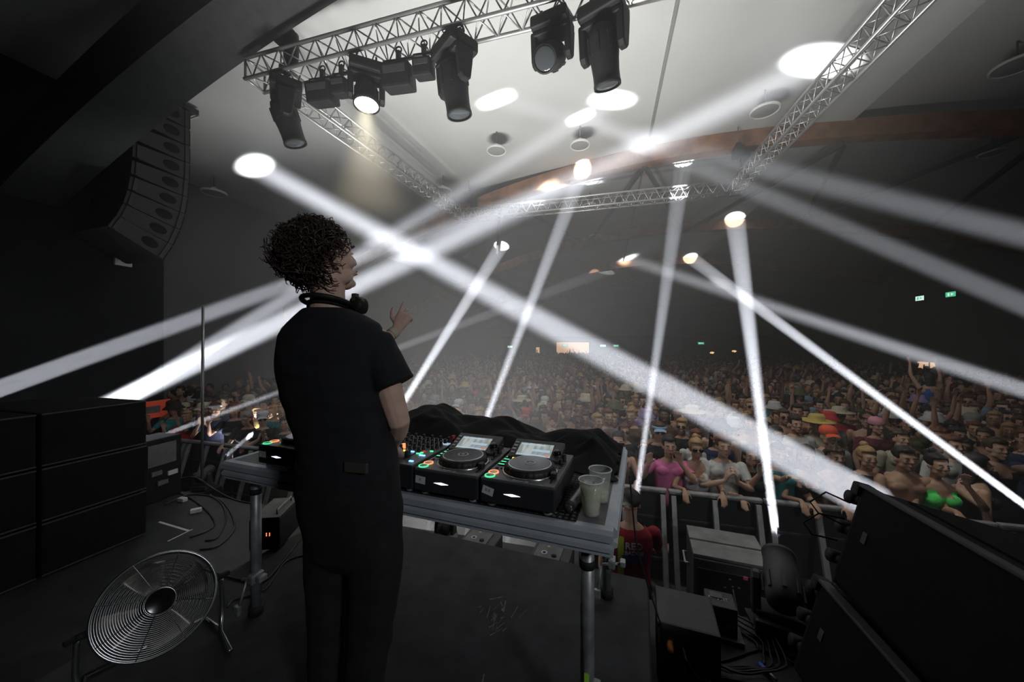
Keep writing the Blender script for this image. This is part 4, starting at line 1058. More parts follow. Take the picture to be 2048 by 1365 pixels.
def limb(mb, pts, n=12):
    """tapering limb: (point, radius) along its joints, with rounded ends"""
    P = [Vector(p) for p, r in pts]; r = [q for p, q in pts]
    d0 = (P[0] - P[1]).normalized(); d1 = (P[-1] - P[-2]).normalized()
    P2 = [P[0] + d0 * r[0] * .8, P[0] + d0 * r[0] * .45] + P + [P[-1] + d1 * r[-1] * .45, P[-1] + d1 * r[-1] * .8]
    r2 = [r[0] * .35, r[0] * .8] + r + [r[-1] * .8, r[-1] * .35]
    mb.tube(P2, r2, n)
def hand(mb, wrist, d, pn, across, curl=(.35, .4, .45, .5), thumb=.5, s=1.0, spread=.10, fr=.0085):
    """palm, four unequal bent fingers, thumb from the side of the palm. d: towards the knuckles, pn: out of the palm, across: towards the thumb"""
    d = Vector(d).normalized(); across = (Vector(across) - d * Vector(across).dot(d)).normalized(); pn = Vector(pn); pn = d.cross(across) if pn.dot(d.cross(across)) > 0 else -d.cross(across)
    W = Vector(wrist)
    mb.loft([ering(W + d * (z * s) + across * off * s, across, pn, rx * s, ry * s, 14, 2.6) for z, rx, ry, off in ((-.015, .026, .019, 0), (.01, .029, .018, 0), (.04, .037, .016, .002), (.07, .041, .0145, 0), (.088, .040, .012, 0), (.095, .034, .008, 0))])
    L = (.040, .045, .041, .032)
    for k in range(4):
        off = (.030 - .020 * k); base = W + d * (.083 * s - .004 * s * abs(k - 1)) + across * off * s
        dd = (d + across * (spread * (1.4 - k))).normalized(); p = base - dd * .012 * s; pts = [(p, fr * s * 1.05), (base, fr * s * 1.05)]
        cur = base; ang = 0.0
        for seg in range(3):
            ang += curl[k] * (1.0 if seg == 0 else .85)
            q = Quaternion(across.cross(d) if False else dd.cross(pn).normalized(), ang)
            v = q @ dd
            cur = cur + v * L[k] * s * (1.0, .68, .55)[seg]
            pts.append((cur, fr * s * (.95, .88, .78)[seg]))
        limb(mb, pts, 8)
    tb = W + d * .022 * s + across * .024 * s
    t1 = tb + (across * .8 + d * .62 + pn * .25).normalized() * .038 * s
    t2 = t1 + (across * (.45 - thumb * .3) + d * .85 + pn * (.2 + thumb * .5)).normalized() * .034 * s
    t3 = t2 + (across * (.25 - thumb * .5) + d * .9 + pn * (.25 + thumb * .6)).normalized() * .026 * s
    limb(mb, [(tb - across * .008 * s, .013 * s), (t1, .0115 * s), (t2, .0098 * s), (t3, .0085 * s)], 8)
def head(mb, M, s=1.0, fem=False, mouth=0.0):
    """skull, jaw, brow, nose, cheeks, lips, ears; M is the head frame (x right, y face, z up), origin between the ears"""
    st = len(mb.v)
    E = lambda c, r, rot=None, nu=18, nv=12: mb.ell(c, r, rot, nu, nv)
    E((0, -.012, .052), (.077, .096, .083)); E((0, .028, .01), (.068, .066, .085)); E((0, .032, -.045), (.054, .056, .058))
    E((0, .052, -.088), (.034 if not fem else .029, .033, .026)); E((0, .078, -.094), (.018, .014, .015))
    E((0, .080, .036), (.052, .016, .014))                      # brow
    for sx in (-1, 1):
        E((sx * .040, .066, -.018), (.021, .022, .019))          # cheek
        E((sx * .048, .02, -.062), (.018, .04, .026), Matrix.Rotation(sx * .0, 3, 'Z'))
        E((sx * .079, -.008, -.004), (.009, .020, .033), Matrix.Rotation(sx * R(18), 3, 'Z'))   # ear
        E((sx * .010, .104, -.022), (.0085, .011, .009))
        E((sx * .0335, .0775, .016), (.015, .011, .009))          # eyeball under the lid
    mb.loft([ering((0, y, z), Vector((1, 0, 0)), Vector((0, .9, .45)), rx, ry, 12) for y, z, rx, ry in ((.086, .034, .008, .008), (.097, .012, .009, .010), (.108, -.008, .011, .011), (.113, -.020, .012, .010), (.100, -.030, .009, .008))])
    E((0, .094, -.052), (.023, .011, .006)); E((0, .092, -.061), (.020, .011, .006))
    for i in range(st, len(mb.v)): mb.v[i] = tuple(M @ (Vector(mb.v[i]) * s))

M_skin = mat('skin', (.45, .27, .19), .55, objcol=True, var=.08, scale=25)
M_hairm = mat('hair', (.03, .02, .015), .6, objcol=True, var=.3, scale=40)
M_fabric = mat('cotton_fabric', (.3, .3, .3), .85, objcol=True, var=.1, scale=18, bump=.15, bscale=90)
M_blackcloth = mat('black_cotton', (.012, .013, .016), .9, var=.2, scale=14, bump=.2, bscale=500)
M_denim = mat('black_denim', (.010, .0105, .012), .85, var=.25, scale=25, bump=.25, bscale=400)
M_eyew = mat('eye_white', (.55, .53, .5), .3)
M_eyed = mat('dark_iris', (.02, .015, .012), .3)
M_lip = mat('lips', (.35, .12, .1), .5)
M_glass = mat('dark_sunglass_lens', (.01, .01, .012), .1, spec=.8)

# ---- the person at the decks
BR = (RT * math.cos(R(12)) - FW * math.sin(R(12))); BF = (FW * math.cos(R(12)) + RT * math.sin(R(12)))
def prng(l, r, y, d, t, n=28, sq=2.3, grow=0.0):
    c = WD((l + r) / 2, y, d); hw = (r - l) / 2 / FPX * d
    return ering(c, BR, BF, hw + grow, t + grow, n, sq)
def body_rings(grow=0.0): return [prng(l, r, y, d, t, grow=grow) for l, r, y, d, t in (
    (596, 795, 960, 1.30, .115), (594, 796, 925, 1.30, .115), (592, 793, 895, 1.30, .112), (584, 785, 865, 1.30, .108), (574, 778, 828, 1.30, .108), (563, 773, 790, 1.30, .115), (554, 768, 745, 1.30, .122), (553, 770, 705, 1.30, .12), (556, 772, 668, 1.295, .105), (567, 762, 648, 1.29, .09), (590, 730, 631, 1.285, .075), (613, 700, 617, 1.28, .064))]
HC = WD(652, 524, 1.265)
fy, fp = R(34), R(17)
fdir = (FW * math.cos(fy) + RT * math.sin(fy)) * math.cos(fp) + UP * math.sin(fp)
hx = fdir.cross(UP).normalized(); hz = hx.cross(fdir)
HM = Matrix.Translation(HC) @ Matrix((hx, fdir, hz)).transposed().to_4x4()
sR, eR, wR = WD(748, 682, 1.285), WD(798, 846, 1.285), WD(784, 894, 1.50)
sL, eL, wL = WD(590, 672, 1.345), WD(694, 742, 1.60), WD(792, 662, 1.80)
mb = MB()
mb.loft(body_rings(-.02))
mb.tube([WD(655, 640, 1.30), WD(656, 618, 1.285), WD(656, 590, 1.275), WD(655, 560, 1.265), WD(654, 530, 1.265)], [.075, .062, .057, .058, .06], 16)
head(mb, HM, .98)
limb(mb, [(sR, .062), ((sR * .55 + eR * .45), .052), (eR, .041), (eR * .72 + wR * .28, .043), (wR * .8 + eR * .2, .030), (wR, .026)])
limb(mb, [(sL, .062), ((sL + eL) / 2, .05), (eL, .040), (eL * .7 + wL * .3, .041), (wL * .85 + eL * .15, .029), (wL, .026)])
hd = (WD(796, 914, 1.58) - wR).normalized()
hand(mb, wR + hd * .012, hd, -UP, -RT, curl=(.42, .5, .55, .6), thumb=.55)
hl = (WD(812, 628, 1.84) - wL).normalized()
hand(mb, wL + hl * .012, hl, RT * .7 + FW * .6, -RT * .5 + UP * .6, curl=(.25, .55, .75, .85), thumb=.05, spread=.14)
LEG = {'l': [(617, 706, 1112, 1.33, .085), (620, 694, 1180, 1.33, .075), (622, 690, 1250, 1.33, .065), (623, 688, 1320, 1.34, .062), (626, 684, 1400, 1.35, .056), (632, 676, 1463, 1.36, .05)],
       'r': [(703, 803, 1112, 1.275, .088), (704, 796, 1180, 1.275, .078), (699, 784, 1250, 1.275, .07), (694, 772, 1330, 1.28, .064), (690, 757, 1420, 1.285, .058), (692, 745, 1492, 1.29, .05)]}
def legs(mb, grow):
    mb.loft([prng(l, r, y, d, t, grow=grow) for l, r, y, d, t in ((592, 797, 915, 1.30, .11), (590, 800, 955, 1.30, .118), (595, 804, 1005, 1.30, .122), (606, 806, 1055, 1.30, .115), (615, 806, 1100, 1.30, .10), (630, 795, 1125, 1.30, .07))])
    for k in LEG: mb.loft([prng(l, r, y, d, t, 20, grow=grow) for l, r, y, d, t in [(LEG[k][0][0] + 4, LEG[k][0][1] - 4, 1060, LEG[k][0][3], .085)] + LEG[k]])
legs(mb, -.018)
body = remeshed(mb, .0045, 3)
body.materials.clear(); body.materials.append(M_skin)
dj = link('person', body); dj.color = (.60, .40, .32, 1)
tag(dj, 'person in black tee and black jeans at the decks, head up, one arm raised', 'person')
# tee shirt
mb = MB(); mb.loft(body_rings(.004))
for a, b, r0, r1, r2 in ((sR, WD(790, 772, 1.27), .068, .073, .077), (sL, sL * .45 + eL * .55, .078, .07, .072)):
    limb_pts = [a + (a - b).normalized() * -.0, (a + b) / 2, b]
    d = (b - a).normalized(); mb.tube([a - d * .05, a - d * .02, a, (a + b) / 2, b], [.02, .045, r0, r1, r2], 18)
tee = remeshed(mb, .007, 9, 'tee_shirt')
for v in tee.vertices:
    p = v.co; n = v.normal
    w = noise.noise(p * 6.0) * .006 + noise.noise(Vector((p.x * 9, p.y * 9, p.z * 22))) * .0035
    v.co = p + n * w
tee.materials.clear(); tee.materials.append(M_blackcloth); link('tee_shirt', tee, dj)
mb = MB(); mb.tube([ (WD(656, 612, 1.28) + BR * (.066 * math.cos(a)) + BF * (.062 * math.sin(a)) + UP * (.012 * math.cos(a * 1) * 0 - .012 * math.sin(a))) for a in [2 * math.pi * k / 30 for k in range(30)]], .0065, 8, closed=True); mb.build('collar', M_blackcloth, dj)
# jeans, belt, shoes
mb = MB(); legs(mb, .004)
jn = remeshed(mb, .008, 3, 'jeans')
for v in jn.vertices:
    p = v.co; v.co = p + v.normal * (noise.noise(Vector((p.x * 8, p.y * 8, p.z * 16))) * .006)
jn.materials.clear(); jn.materials.append(M_denim); jo = link('jeans', jn, dj)
mb = MB(); pc = WD(712, 936, 1.165); mb.bbox(pc, (.085, .012, .034), .004, Matrix((BR, BF, UP)).transposed()); mb.build('waist_patch', mat('dark_leather_patch', (.06, .055, .05), .5), jo)
for k, (cx, d) in enumerate(((654, 1.36), (718, 1.29))):
    c = WD(cx, 1480, d); c.z = RISER_Z + .045
    mb = MB(); f = BF
    mb.loft([ering(c + f * y + UP * z, BR, UP, rx, rz, 14, 2.5) for y, z, rx, rz in ((-.09, 0, .022, .03), (-.075, .0, .036, .042), (0, .0, .042, .044), (.1, -.008, .046, .034), (.17, -.018, .04, .024), (.2, -.024, .02, .012))]); mb.build('shoe', M_rubber, dj)
mb = MB(); d = (wL - eL).normalized(); mb.tube([wL - d * .035, wL - d * .015, wL - d * .004], [.031, .0305, .030], 16, cap=False); mb.build('wristband', mat('beige_wristband', (.5, .45, .36), .8), dj)
# curly hair
M_djhair = mat('dark_brown_curls', (.034, .022, .016), .45, var=.3, scale=30)
random.seed(21)
mb = MB()
def hair_r(u):   # u: unit vector in head frame -> scalp radius incl. hair bulk
    return 1.0
st = len(mb.v)
mb.ell((0, -.030, .058), (.108, .118, .102), None, 48, 32)
for i in range(st, len(mb.v)):
    p = Vector(mb.v[i]); n = noise.noise(p * 32) * .012 + noise.noise(p * 70) * .006
    q = Vector((p.x, p.y + .03, p.z - .058)).normalized()
    p = p + q * n
    if p.y > .045 and p.z < .075: p.y = .045 - (p.y - .045) * .2      # hairline in front
    if p.z < .035 and p.y > -.045: p.x *= .74                          # clear of the ears
    mb.v[i] = tuple(p)
capn = len(mb.v)
cnt = 0
while cnt < 1500:
    u = Vector((random.gauss(0, 1), random.gauss(0, 1), random.gauss(0, 1))).normalized()
    if u.z < -.78 or (u.y > .55 and u.z < .5) or (u.y > .25 and u.z < -.05 and abs(u.x) > .3) or (abs(u.x) > .55 and u.z < .02 and u.y > -.35): continue
    cnt += 1
    root = Vector((u.x * .094, u.y * .104 - .030, u.z * .088 + .055))
    low = max(0.0, .35 - u.z)
    L = random.uniform(.05, .085) * (1.0 + .45 * low) * (1.15 if u.y < -.1 else .85)
    tang = Vector((random.gauss(0, 1), random.gauss(0, 1) - .5, random.gauss(0, 1) - .7)); tang = (tang - u * tang.dot(u)).normalized()
    side = u.cross(tang).normalized()
    ph = random.random() * 6.28; turns = random.uniform(1.2, 2.6); cr = random.uniform(.006, .012); pts = []; rr = []
    lift = random.uniform(.016, .042) + .02 * low
    for k in range(12):
        f = k / 11; a = ph + f * turns * 6.28
        c = root + u * (lift * math.sin(f * 2.2)) + tang * (L * f) * (.75 + .25 * f)
        pts.append(c + (u * math.cos(a) + side * math.sin(a)) * cr * (.35 + .65 * f)); rr.append(.0034 * (1 - .7 * f) + .0005)
    mb.tube(pts, rr, 5)
for i in range(len(mb.v)):
    q = Vector(mb.v[i]) - Vector((0, 0, .04)); mb.v[i] = tuple(HM @ (Vector((q.x * .80, q.y * .82, q.z * (.90 if q.z < 0 else .80))) + Vector((0, .0, .038))))
mb.build('curly_hair', M_djhair, dj)
for sx in (-1, 1):
    MB().bbox((sx * .036, .090, .037), (.036, .010, .008), .003, Matrix.Rotation(-sx * .15, 3, 'Y')).xf(HM).build('eyebrow', M_djhair, dj)
    MB().ell((sx * .0335, .0835, .016), (.011, .007, .0055)).xf(HM).build('eye', M_eyew, dj)
mb = MB(); mb.ell((0, .098, -.0515), (.021, .009, .0045)); mb.ell((0, .0965, -.0605), (.018, .009, .0048)); mb.xf(HM).build('lips', mat('pale_lips', (.33, .16, .13), .5), dj)
# headphones round the neck
t = thing('headphones', 'black headphones hanging round the neck of the person at the decks', 'headphones', WD(656, 606, 1.28))
c0 = Vector((0, 0, 0)); mb = MB()
mb.tube([BR * (.082 * math.cos(R(a))) + BF * (.085 * math.sin(R(a))) + UP * (-.002 - .02 * math.sin(R(a))) for a in range(165, 376, 12)], .009, 8); mb.build('headband', M_blackm, t)
for sx in (-1, 1):
    c = BR * sx * .085 + BF * .045 + UP * -.008; mb = MB(); ax = (BR * sx * .4 + BF * .9).normalized()
    mb.cyl(c - ax * .012, c + ax * .016, .034, 20); cu = mb.build('ear_cup', M_blackm, t)
    mb = MB(); mb.cyl(c + ax * .016, c + ax * .03, .03, 20); mb.build('ear_pad', M_rubber, cu)
    mb = MB(); mb.bbox(c + UP * .03 - ax * .005, (.02, .02, .03), .004); mb.build('hinge', M_blackm2, cu)
# ---- people of the audience: bodies in a few poses, shared by many
import numpy as np
XV, YV, ZV = Vector((1, 0, 0)), Vector((0, 1, 0)), Vector((0, 0, 1))
POSES = {  # (elbow, wrist, hand direction, palm normal) for the arm on +x; the other arm mirrored or its own
    'down': ((.26, .02, 1.13), (.25, -.06, .88), (0, -.1, -1)),
    'rail': ((.27, -.12, 1.17), (.20, -.34, 1.24), (0, -.75, -.6)),
    'up': ((.27, -.10, 1.70), (.24, -.16, 1.96), (0, -.15, 1)),
    'bent': ((.33, -.08, 1.24), (.27, -.24, 1.46), (0, -.2, 1)),
    'clap': ((.25, -.14, 1.19), (.06, -.30, 1.33), (-.25, -.3, 1)),
    'point': ((.25, -.24, 1.45), (.22, -.48, 1.58), (0, -1, .35)),
    'face': ((.26, -.20, 1.28), (.10, -.22, 1.50), (-.3, -.1, 1)),
    'brow': ((.34, -.12, 1.50), (.12, -.20, 1.70), (-.8, .1, .3)),
}
POSE_SETS = [('down', 'down'), ('rail', 'rail'), ('up', 'down'), ('up', 'up'), ('clap', 'clap'), ('point', 'down'), ('face', 'down'), ('down', 'up'), ('bent', 'bent'), ('brow', 'down')]
POSE_TXT = {('down', 'down'): 'with arms down', ('rail', 'rail'): 'with both hands on the rail', ('up', 'down'): 'with one arm up', ('up', 'up'): 'with both arms up', ('clap', 'clap'): 'with hands clasped at the chest', ('point', 'down'): 'pointing at the stage', ('face', 'down'): 'with a hand before the face', ('down', 'up'): 'with the other arm up', ('bent', 'bent'): 'with both hands half raised', ('brow', 'down'): 'with an arm over the brow'}
def seg_dist(P, a, b):
    a = np.array(a); b = np.array(b); d = b - a; t = np.clip(((P - a) @ d) / (d @ d), 0, 1)
    return np.linalg.norm(P - (a + t[:, None] * d), axis=1), t
def make_human(pose, fem, voxel=.0105):
    k = .94 if fem else 1.0
    sh = .178 if fem else .198
    mb = MB(); segs = {}
    tor = [(.86, .15, .105), (.93, .172 if fem else .165, .12), (1.0, .165 if fem else .160, .115), (1.10, .132 if fem else .15, .10), (1.20, .14 if fem else .163, .105), (1.32, .158 if fem else .182, .115), (1.40, .155 if fem else .178, .105), (1.45, .11, .085), (1.48, .07, .066)]
    mb.loft([ering((0, .0 + .012 * math.sin(z * 6), z), XV, YV, rx, ry, 20, 2.3) for z, rx, ry in tor])
    if fem:
        for sx in (-1, 1): mb.ell((sx * .075, -.095, 1.29), (.062, .05, .06))
    else:
        for sx in (-1, 1): mb.ell((sx * .075, -.078, 1.345), (.075, .035, .055))
    mb.tube([(0, .02, 1.42), (0, .012, 1.49), (0, -.005, 1.56), (0, -.012, 1.62)], [.07, .054, .052, .055] if not fem else [.06, .045, .044, .05], 14)
    head(mb, Matrix.Translation((0, -.022, 1.635)) @ Matrix.Rotation(math.pi, 4, 'Z') @ Matrix.Rotation(R(6), 4, 'X'), .98 if not fem else .95, fem)
    segs['head'] = ((0, -.02, 1.53), (0, -.02, 1.72)); segs['torso'] = ((0, 0, .95), (0, 0, 1.40))
    for sx, pz in ((1, pose[0]), (-1, pose[1])):
        e, w, hd_ = POSES[pz]; s = Vector((sx * sh, .01, 1.405)); e = Vector((e[0] * sx, e[1], e[2])); w = Vector((w[0] * sx, w[1], w[2])); hv = Vector((hd_[0] * sx, hd_[1], hd_[2]))
        g = .86 if fem else 1.0
        limb(mb, [(s, .056 * g), ((s + e) / 2, .048 * g), (e, .038 * g), (e * .7 + w * .3, .039 * g), (w * .85 + e * .15, .027 * g), (w, .024 * g)], 10)
        pnv = Vector((-sx * .3, -1, 0)) if hv.z > .2 else Vector((-sx, 0, 0)) if hv.z < -.5 and abs(hv.y) < .3 else Vector((0, 0, -1))
        acr = Vector((-sx, 0, 0)) if hv.z > -.2 or abs(hv.y) > .3 else Vector((0, -1, 0))
        if pz == 'clap': pnv = Vector((-sx, 0, 0)); acr = Vector((0, .6, .6))
        hand(mb, w + hv.normalized() * .01, hv, pnv, acr, curl=(.2, .25, .3, .35), thumb=.2, s=.98 * g + .04, fr=.0105)
        segs['ua%d' % sx] = (tuple(s), tuple(e)); segs['fa%d' % sx] = (tuple(e), tuple(w + hv.normalized() * .15))
    for sx in (-1, 1):
        h, kn, an = Vector((sx * .09, .0, .90)), Vector((sx * .10, -.02, .49)), Vector((sx * .10, .02, .08))
        limb(mb, [(h, .088), (h * .55 + kn * .45, .075), (kn, .055), (kn * .65 + an * .35, .055), (an, .037)], 12)
        mb.ell((sx * .10, -.05, .045), (.042, .12, .045), None, 12, 8)
        segs['th%d' % sx] = (tuple(h), tuple(kn)); segs['sh%d' % sx] = (tuple(kn), (sx * .10, -.02, .02))
    me = remeshed(mb, voxel, 2); me.materials.clear(); me.materials.append(M_skin)
    n = len(me.vertices); P = np.empty(n * 3); me.vertices.foreach_get('co', P); P = P.reshape(-1, 3)
    N = np.empty(n * 3); me.vertices.foreach_get('normal', N); N = N.reshape(-1, 3)
    keys = list(segs); D = np.stack([seg_dist(P, *segs[q])[0] for q in keys]); T = {q: seg_dist(P, *segs[q])[1] for q in keys}
    wts = np.array([{'torso': .14, 'head': .07}.get(q, .05 if q[:2] in ('ua', 'fa') else .07) for q in keys])
    best = np.argmin(D - wts[:, None], axis=0)
    polys = [tuple(p.vertices) for p in me.polygons]
    def shell(mask, off, name, m):
        idx = -np.ones(n, int); keep = []
        for f in polys:
            if all(mask[i] for i in f): keep.append(f)
        used = sorted({i for f in keep for i in f}); idx[used] = range(len(used))
        V = P[used] + N[used] * off
        me2 = bpy.data.meshes.new(name); me2.from_pydata(V.tolist(), [], [[int(idx[i]) for i in f] for f in keep]); me2.update(); me2.materials.append(m)
        me2.polygons.foreach_set('use_smooth', [True] * len(me2.polygons)); return me2
    isk = {q: best == keys.index(q) for q in keys}
    z = P[:, 2]
    armsh = (isk['ua1'] & (T['ua1'] < .62)) | (isk['ua-1'] & (T['ua-1'] < .62))
    tee = (isk['torso'] | armsh) & (z > .90) & ~(isk['head']) & ((z < 1.455) | armsh)
    arm_any = isk['ua1'] | isk['ua-1'] | isk['fa1'] | isk['fa-1']
    tank = isk['torso'] & (z > .92) & (z < 1.40) & ((z < 1.33) | (np.abs(np.abs(P[:, 0]) - .09) < .035)) & ~arm_any
    crop = isk['torso'] & (z > 1.14) & (z < 1.40) & ((z < 1.315) | (np.abs(np.abs(P[:, 0]) - .085) < .018)) & ~arm_any
    leg = (isk['th1'] | isk['th-1'] | ((isk['sh1'] | isk['sh-1']) & (z > .10)) | (isk['torso'] & (z < .98))) & (z < .98) & ~arm_any
    return dict(body=me, tee=shell(tee, .011, 'tee_shirt', M_fabric), tank=shell(tank, .009, 'tank_top', M_fabric), crop=shell(crop, .009, 'crop_top', M_fabric), trousers=shell(leg, .009, 'trousers', M_fabric))
HUM = {}
def human(pose, fem):
    if (pose, fem) not in HUM: HUM[(pose, fem)] = make_human(pose, fem)
    return HUM[(pose, fem)]
# hair, hats, faces in the frame of the head (origin between the ears, face towards -y)
HO = Vector((0, -.022, 1.635))
def hmesh(mb, m, name):
    mb.v = [tuple(Vector(p) + HO) for p in mb.v]; return mb.mesh(name, m)
def noisy(mb, st, amp, fq, c=Vector((0, .01, .06))):
    for i in range(st, len(mb.v)):
        p = Vector(mb.v[i]); mb.v[i] = tuple(p + (p - c).normalized() * noise.noise(p * fq) * amp)
def mk_hair(kind):
    mb = MB(); mb.ell((0, .016, .062), (.086, .100, .088), None, 26, 18); 
    for i in range(len(mb.v)):
        p = Vector(mb.v[i])
        if p.y < -.035 and p.z < .082: p.y = -.035 + (-.035 - p.y) * .3
        mb.v[i] = tuple(p)
    if kind == 'curly': noisy(mb, 0, .035, 28); 
    else: noisy(mb, 0, .010, 22)
    if kind == 'long':
        st = len(mb.v)
        mb.loft([ering((0, y, z), XV, YV, rx, ry, 18) for y, z, rx, ry in ((.03, .06, .085, .08), (.045, -.02, .09, .06), (.06, -.10, .092, .045), (.075, -.18, .085, .035), (.08, -.25, .05, .02))]); noisy(mb, st, .014, 16)
    if kind == 'bun': mb.ell((0, .06, .15), (.04, .04, .04), None, 14, 10)
    if kind == 'short': mb.ell((0, -.05, .105), (.06, .035, .03), None, 14, 10)
    return hmesh(mb, M_hairm, 'hair')
HAIR = {k: mk_hair(k) for k in ('short', 'long', 'curly', 'bun')}
def mk_hat(kind):
    mb = MB()
    if kind == 'cap':
        mb.lathe([(.094, .055), (.098, .085), (.090, .125), (.06, .155), (0, .163)], Matrix.Translation((0, .012, 0)) @ Matrix.Scale(1.1, 4, YV), 22, cap=False)
        mb.grid(lambda u, v: Vector(((u - .5) * .155, -.085 - .075 * v * (1 - (2 * u - 1) ** 2 * .55), .068 - .022 * v - .02 * (2 * u - 1) ** 2)), 10, 4)
        mb.grid(lambda u, v: Vector(((u - .5) * .155, -.085 - .075 * v * (1 - (2 * u - 1) ** 2 * .55), .063 - .022 * v - .02 * (2 * u - 1) ** 2)), 10, 4)
    if kind == 'bucket': mb.lathe([(.165, .012), (.167, .016), (.108, .075), (.100, .130), (.088, .150), (0, .156)], Matrix.Translation((0, .012, 0)) @ Matrix.Scale(1.1, 4, YV), 26, cap=False)
    if kind == 'straw': 
        mb.lathe([(.225, .055), (.228, .06), (.16, .062), (.106, .070), (.100, .13), (.085, .16), (.03, .165), (0, .158)], Matrix.Translation((0, .012, 0)) @ Matrix.Scale(1.1, 4, YV), 30, cap=False); noisy(mb, 0, .012, 9)
    if kind == 'visor':
        mb.lathe([(.094, .055), (.099, .06), (.098, .088), (.092, .092)], Matrix.Translation((0, .012, 0)) @ Matrix.Scale(1.1, 4, YV), 22, cap=False)
        mb.grid(lambda u, v: Vector(((u - .5) * .155, -.085 - .08 * v * (1 - (2 * u - 1) ** 2 * .55), .07 - .022 * v - .02 * (2 * u - 1) ** 2)), 10, 4)
    if kind == 'beanie': mb.lathe([(.094, .045), (.100, .06), (.098, .10), (.07, .15), (0, .17)], Matrix.Translation((0, .012, 0)) @ Matrix.Scale(1.1, 4, YV), 22, cap=False)
    return hmesh(mb, M_fabric, {'cap': 'cap', 'bucket': 'bucket_hat', 'straw': 'straw_hat', 'visor': 'sun_visor', 'beanie': 'beanie'}[kind])
HATS = {k: mk_hat(k) for k in ('cap', 'bucket', 'straw', 'visor', 'beanie')}
EYES, BROWS = [], []
for sx in (-1, 1):
    mb = MB(); mb.ell((sx * .033, -.082, .012), (.0125, .007, .0055), None, 10, 6)
    mb.m = 1; mb.ell((sx * .033, -.0875, .012), (.0055, .003, .005), None, 8, 6); EYES.append(hmesh(mb, [M_eyew, M_eyed], 'eye'))
    mb = MB(); mb.bbox((sx * .036, -.090, .034), (.034, .009, .007), .003, Matrix.Rotation(sx * .12, 3, 'Y')); BROWS.append(hmesh(mb, M_hairm, 'eyebrow'))
mb = MB(); mb.ell((0, -.094, -.056), (.022, .010, .0045), None, 12, 6); mb.ell((0, -.092, -.065), (.019, .010, .0048), None, 12, 6); LIPS = hmesh(mb, M_lip, 'lips')
mb = MB()
for sx in (-1, 1):
    mb.ell((sx * .036, -.094, .012), (.030, .007, .022), None, 14, 8); mb.bbox((sx * .078, -.045, .02), (.005, .1, .007), .002)
mb.bbox((0, -.098, .018), (.02, .006, .006), .002); SHADES = hmesh(mb, M_glass, 'sunglasses')

COLS = {'black': (.012, .012, .013), 'white': (.5, .5, .5), 'grey': (.2, .2, .2), 'navy': (.02, .03, .08), 'pale blue': (.25, .36, .5), 'pink': (.55, .17, .30), 'red': (.38, .03, .03), 'orange': (.6, .15, .04), 'yellow': (.45, .34, .1), 'olive': (.10, .11, .05), 'brown': (.11, .06, .035), 'cream': (.5, .44, .33), 'green': (.05, .18, .07), 'maroon': (.12, .02, .03), 'lilac': (.36, .28, .5), 'teal': (.03, .2, .2)}
SKINS = [(.46, .28, .2), (.38, .22, .15), (.5, .33, .25), (.3, .17, .11), (.42, .25, .17), (.16, .09, .06)]
HAIRC = {'dark': (.016, .012, .01), 'brown': (.05, .028, .016), 'blond': (.32, .2, .09), 'auburn': (.13, .045, .02)}
ALL_PEOPLE = []
def add_person(label, x, y, pose, fem=False, top=('tee', 'grey'), hat=None, hair=('short', 'dark'), shades=False, skin=0, turn=0.0, scale=1.0, z=0.0, trousers='black', group='people of the crowd shown one by one', name='person', lips=True):
    H = human(pose, fem)
    o = link(name, H['body']); o.location = (x, y, z); o.rotation_euler = (0, 0, turn); o.scale = (scale,) * 3; o.color = (*SKINS[skin], 1)
    tag(o, label, 'person', group)
    def kid(nm, me, col):
        c = link(nm, me, o); c.color = (*col, 1); return c
    if top[0] != 'bare': kid({'tee': 'tee_shirt', 'tank': 'tank_top', 'crop': 'crop_top'}[top[0]], H[top[0]], COLS[top[1]] if isinstance(top[1], str) else top[1])
    kid('trousers', H['trousers'], COLS[trousers])
    if hair: kid('hair', HAIR[hair[0]], HAIRC[hair[1]])
    if hat: kid(HATS[hat[0]].name.split('.')[0], HATS[hat[0]], COLS[hat[1]] if isinstance(hat[1], str) else hat[1])
    if shades: kid('sunglasses', SHADES, (0, 0, 0))
    else:
        for q in EYES: kid('eye', q, (0, 0, 0))
    if lips:
        for q in BROWS: kid('eyebrow', q, HAIRC[hair[1]] if hair else (.03, .02, .015))
    if lips: kid('lips', LIPS, (0, 0, 0))
    ALL_PEOPLE.append((x, y)); return o
def at_head(px, Y, z=1.66): p = WY(px, 900, Y); return p.x
def front(px, Y, label, **k):
    return add_person(label, at_head(px, Y), Y, **k)
Y0 = 4.90
front(1338, Y0, 'person in a pink shirt at the barrier holding a hand before the face', pose=('face', 'bent'), top=('tee', (.62, .16, .34)), hair=('short', 'dark'))
front(1392, Y0 - .02, 'blond woman in a white crop top and sunglasses leaning on the barrier', pose=('rail', 'rail'), fem=True, top=('crop', 'white'), hair=('bun', 'blond'), shades=True, skin=1)
front(1446, Y0, 'man in a white tee with hands clasped behind the barrier', pose=('clap', 'clap'), top=('tee', 'white'), hair=('short', 'auburn'), skin=2, scale=1.03)
front(1500, Y0 + .02, 'dark-haired person in black stretching an open hand over the barrier', pose=('point', 'rail'), top=('tee', 'black'), hair=('long', 'dark'), fem=True, scale=.97)
front(1555, Y0, 'person in a teal top crossed by the bright upright beam at the barrier', pose=('rail', 'bent'), top=('tee', 'teal'), hair=('short', 'dark'))
front(1612, Y0, 'woman in a black crop top leaning on the rail below the broad beam', pose=('rail', 'rail'), fem=True, top=('crop', 'black'), hair=('long', 'brown'), skin=1)
front(1668, Y0 + .05, 'bare-chested person at the rail below the broad beam', pose=('rail', 'down'), top=('bare', ''), hair=('curly', 'brown'), skin=1)
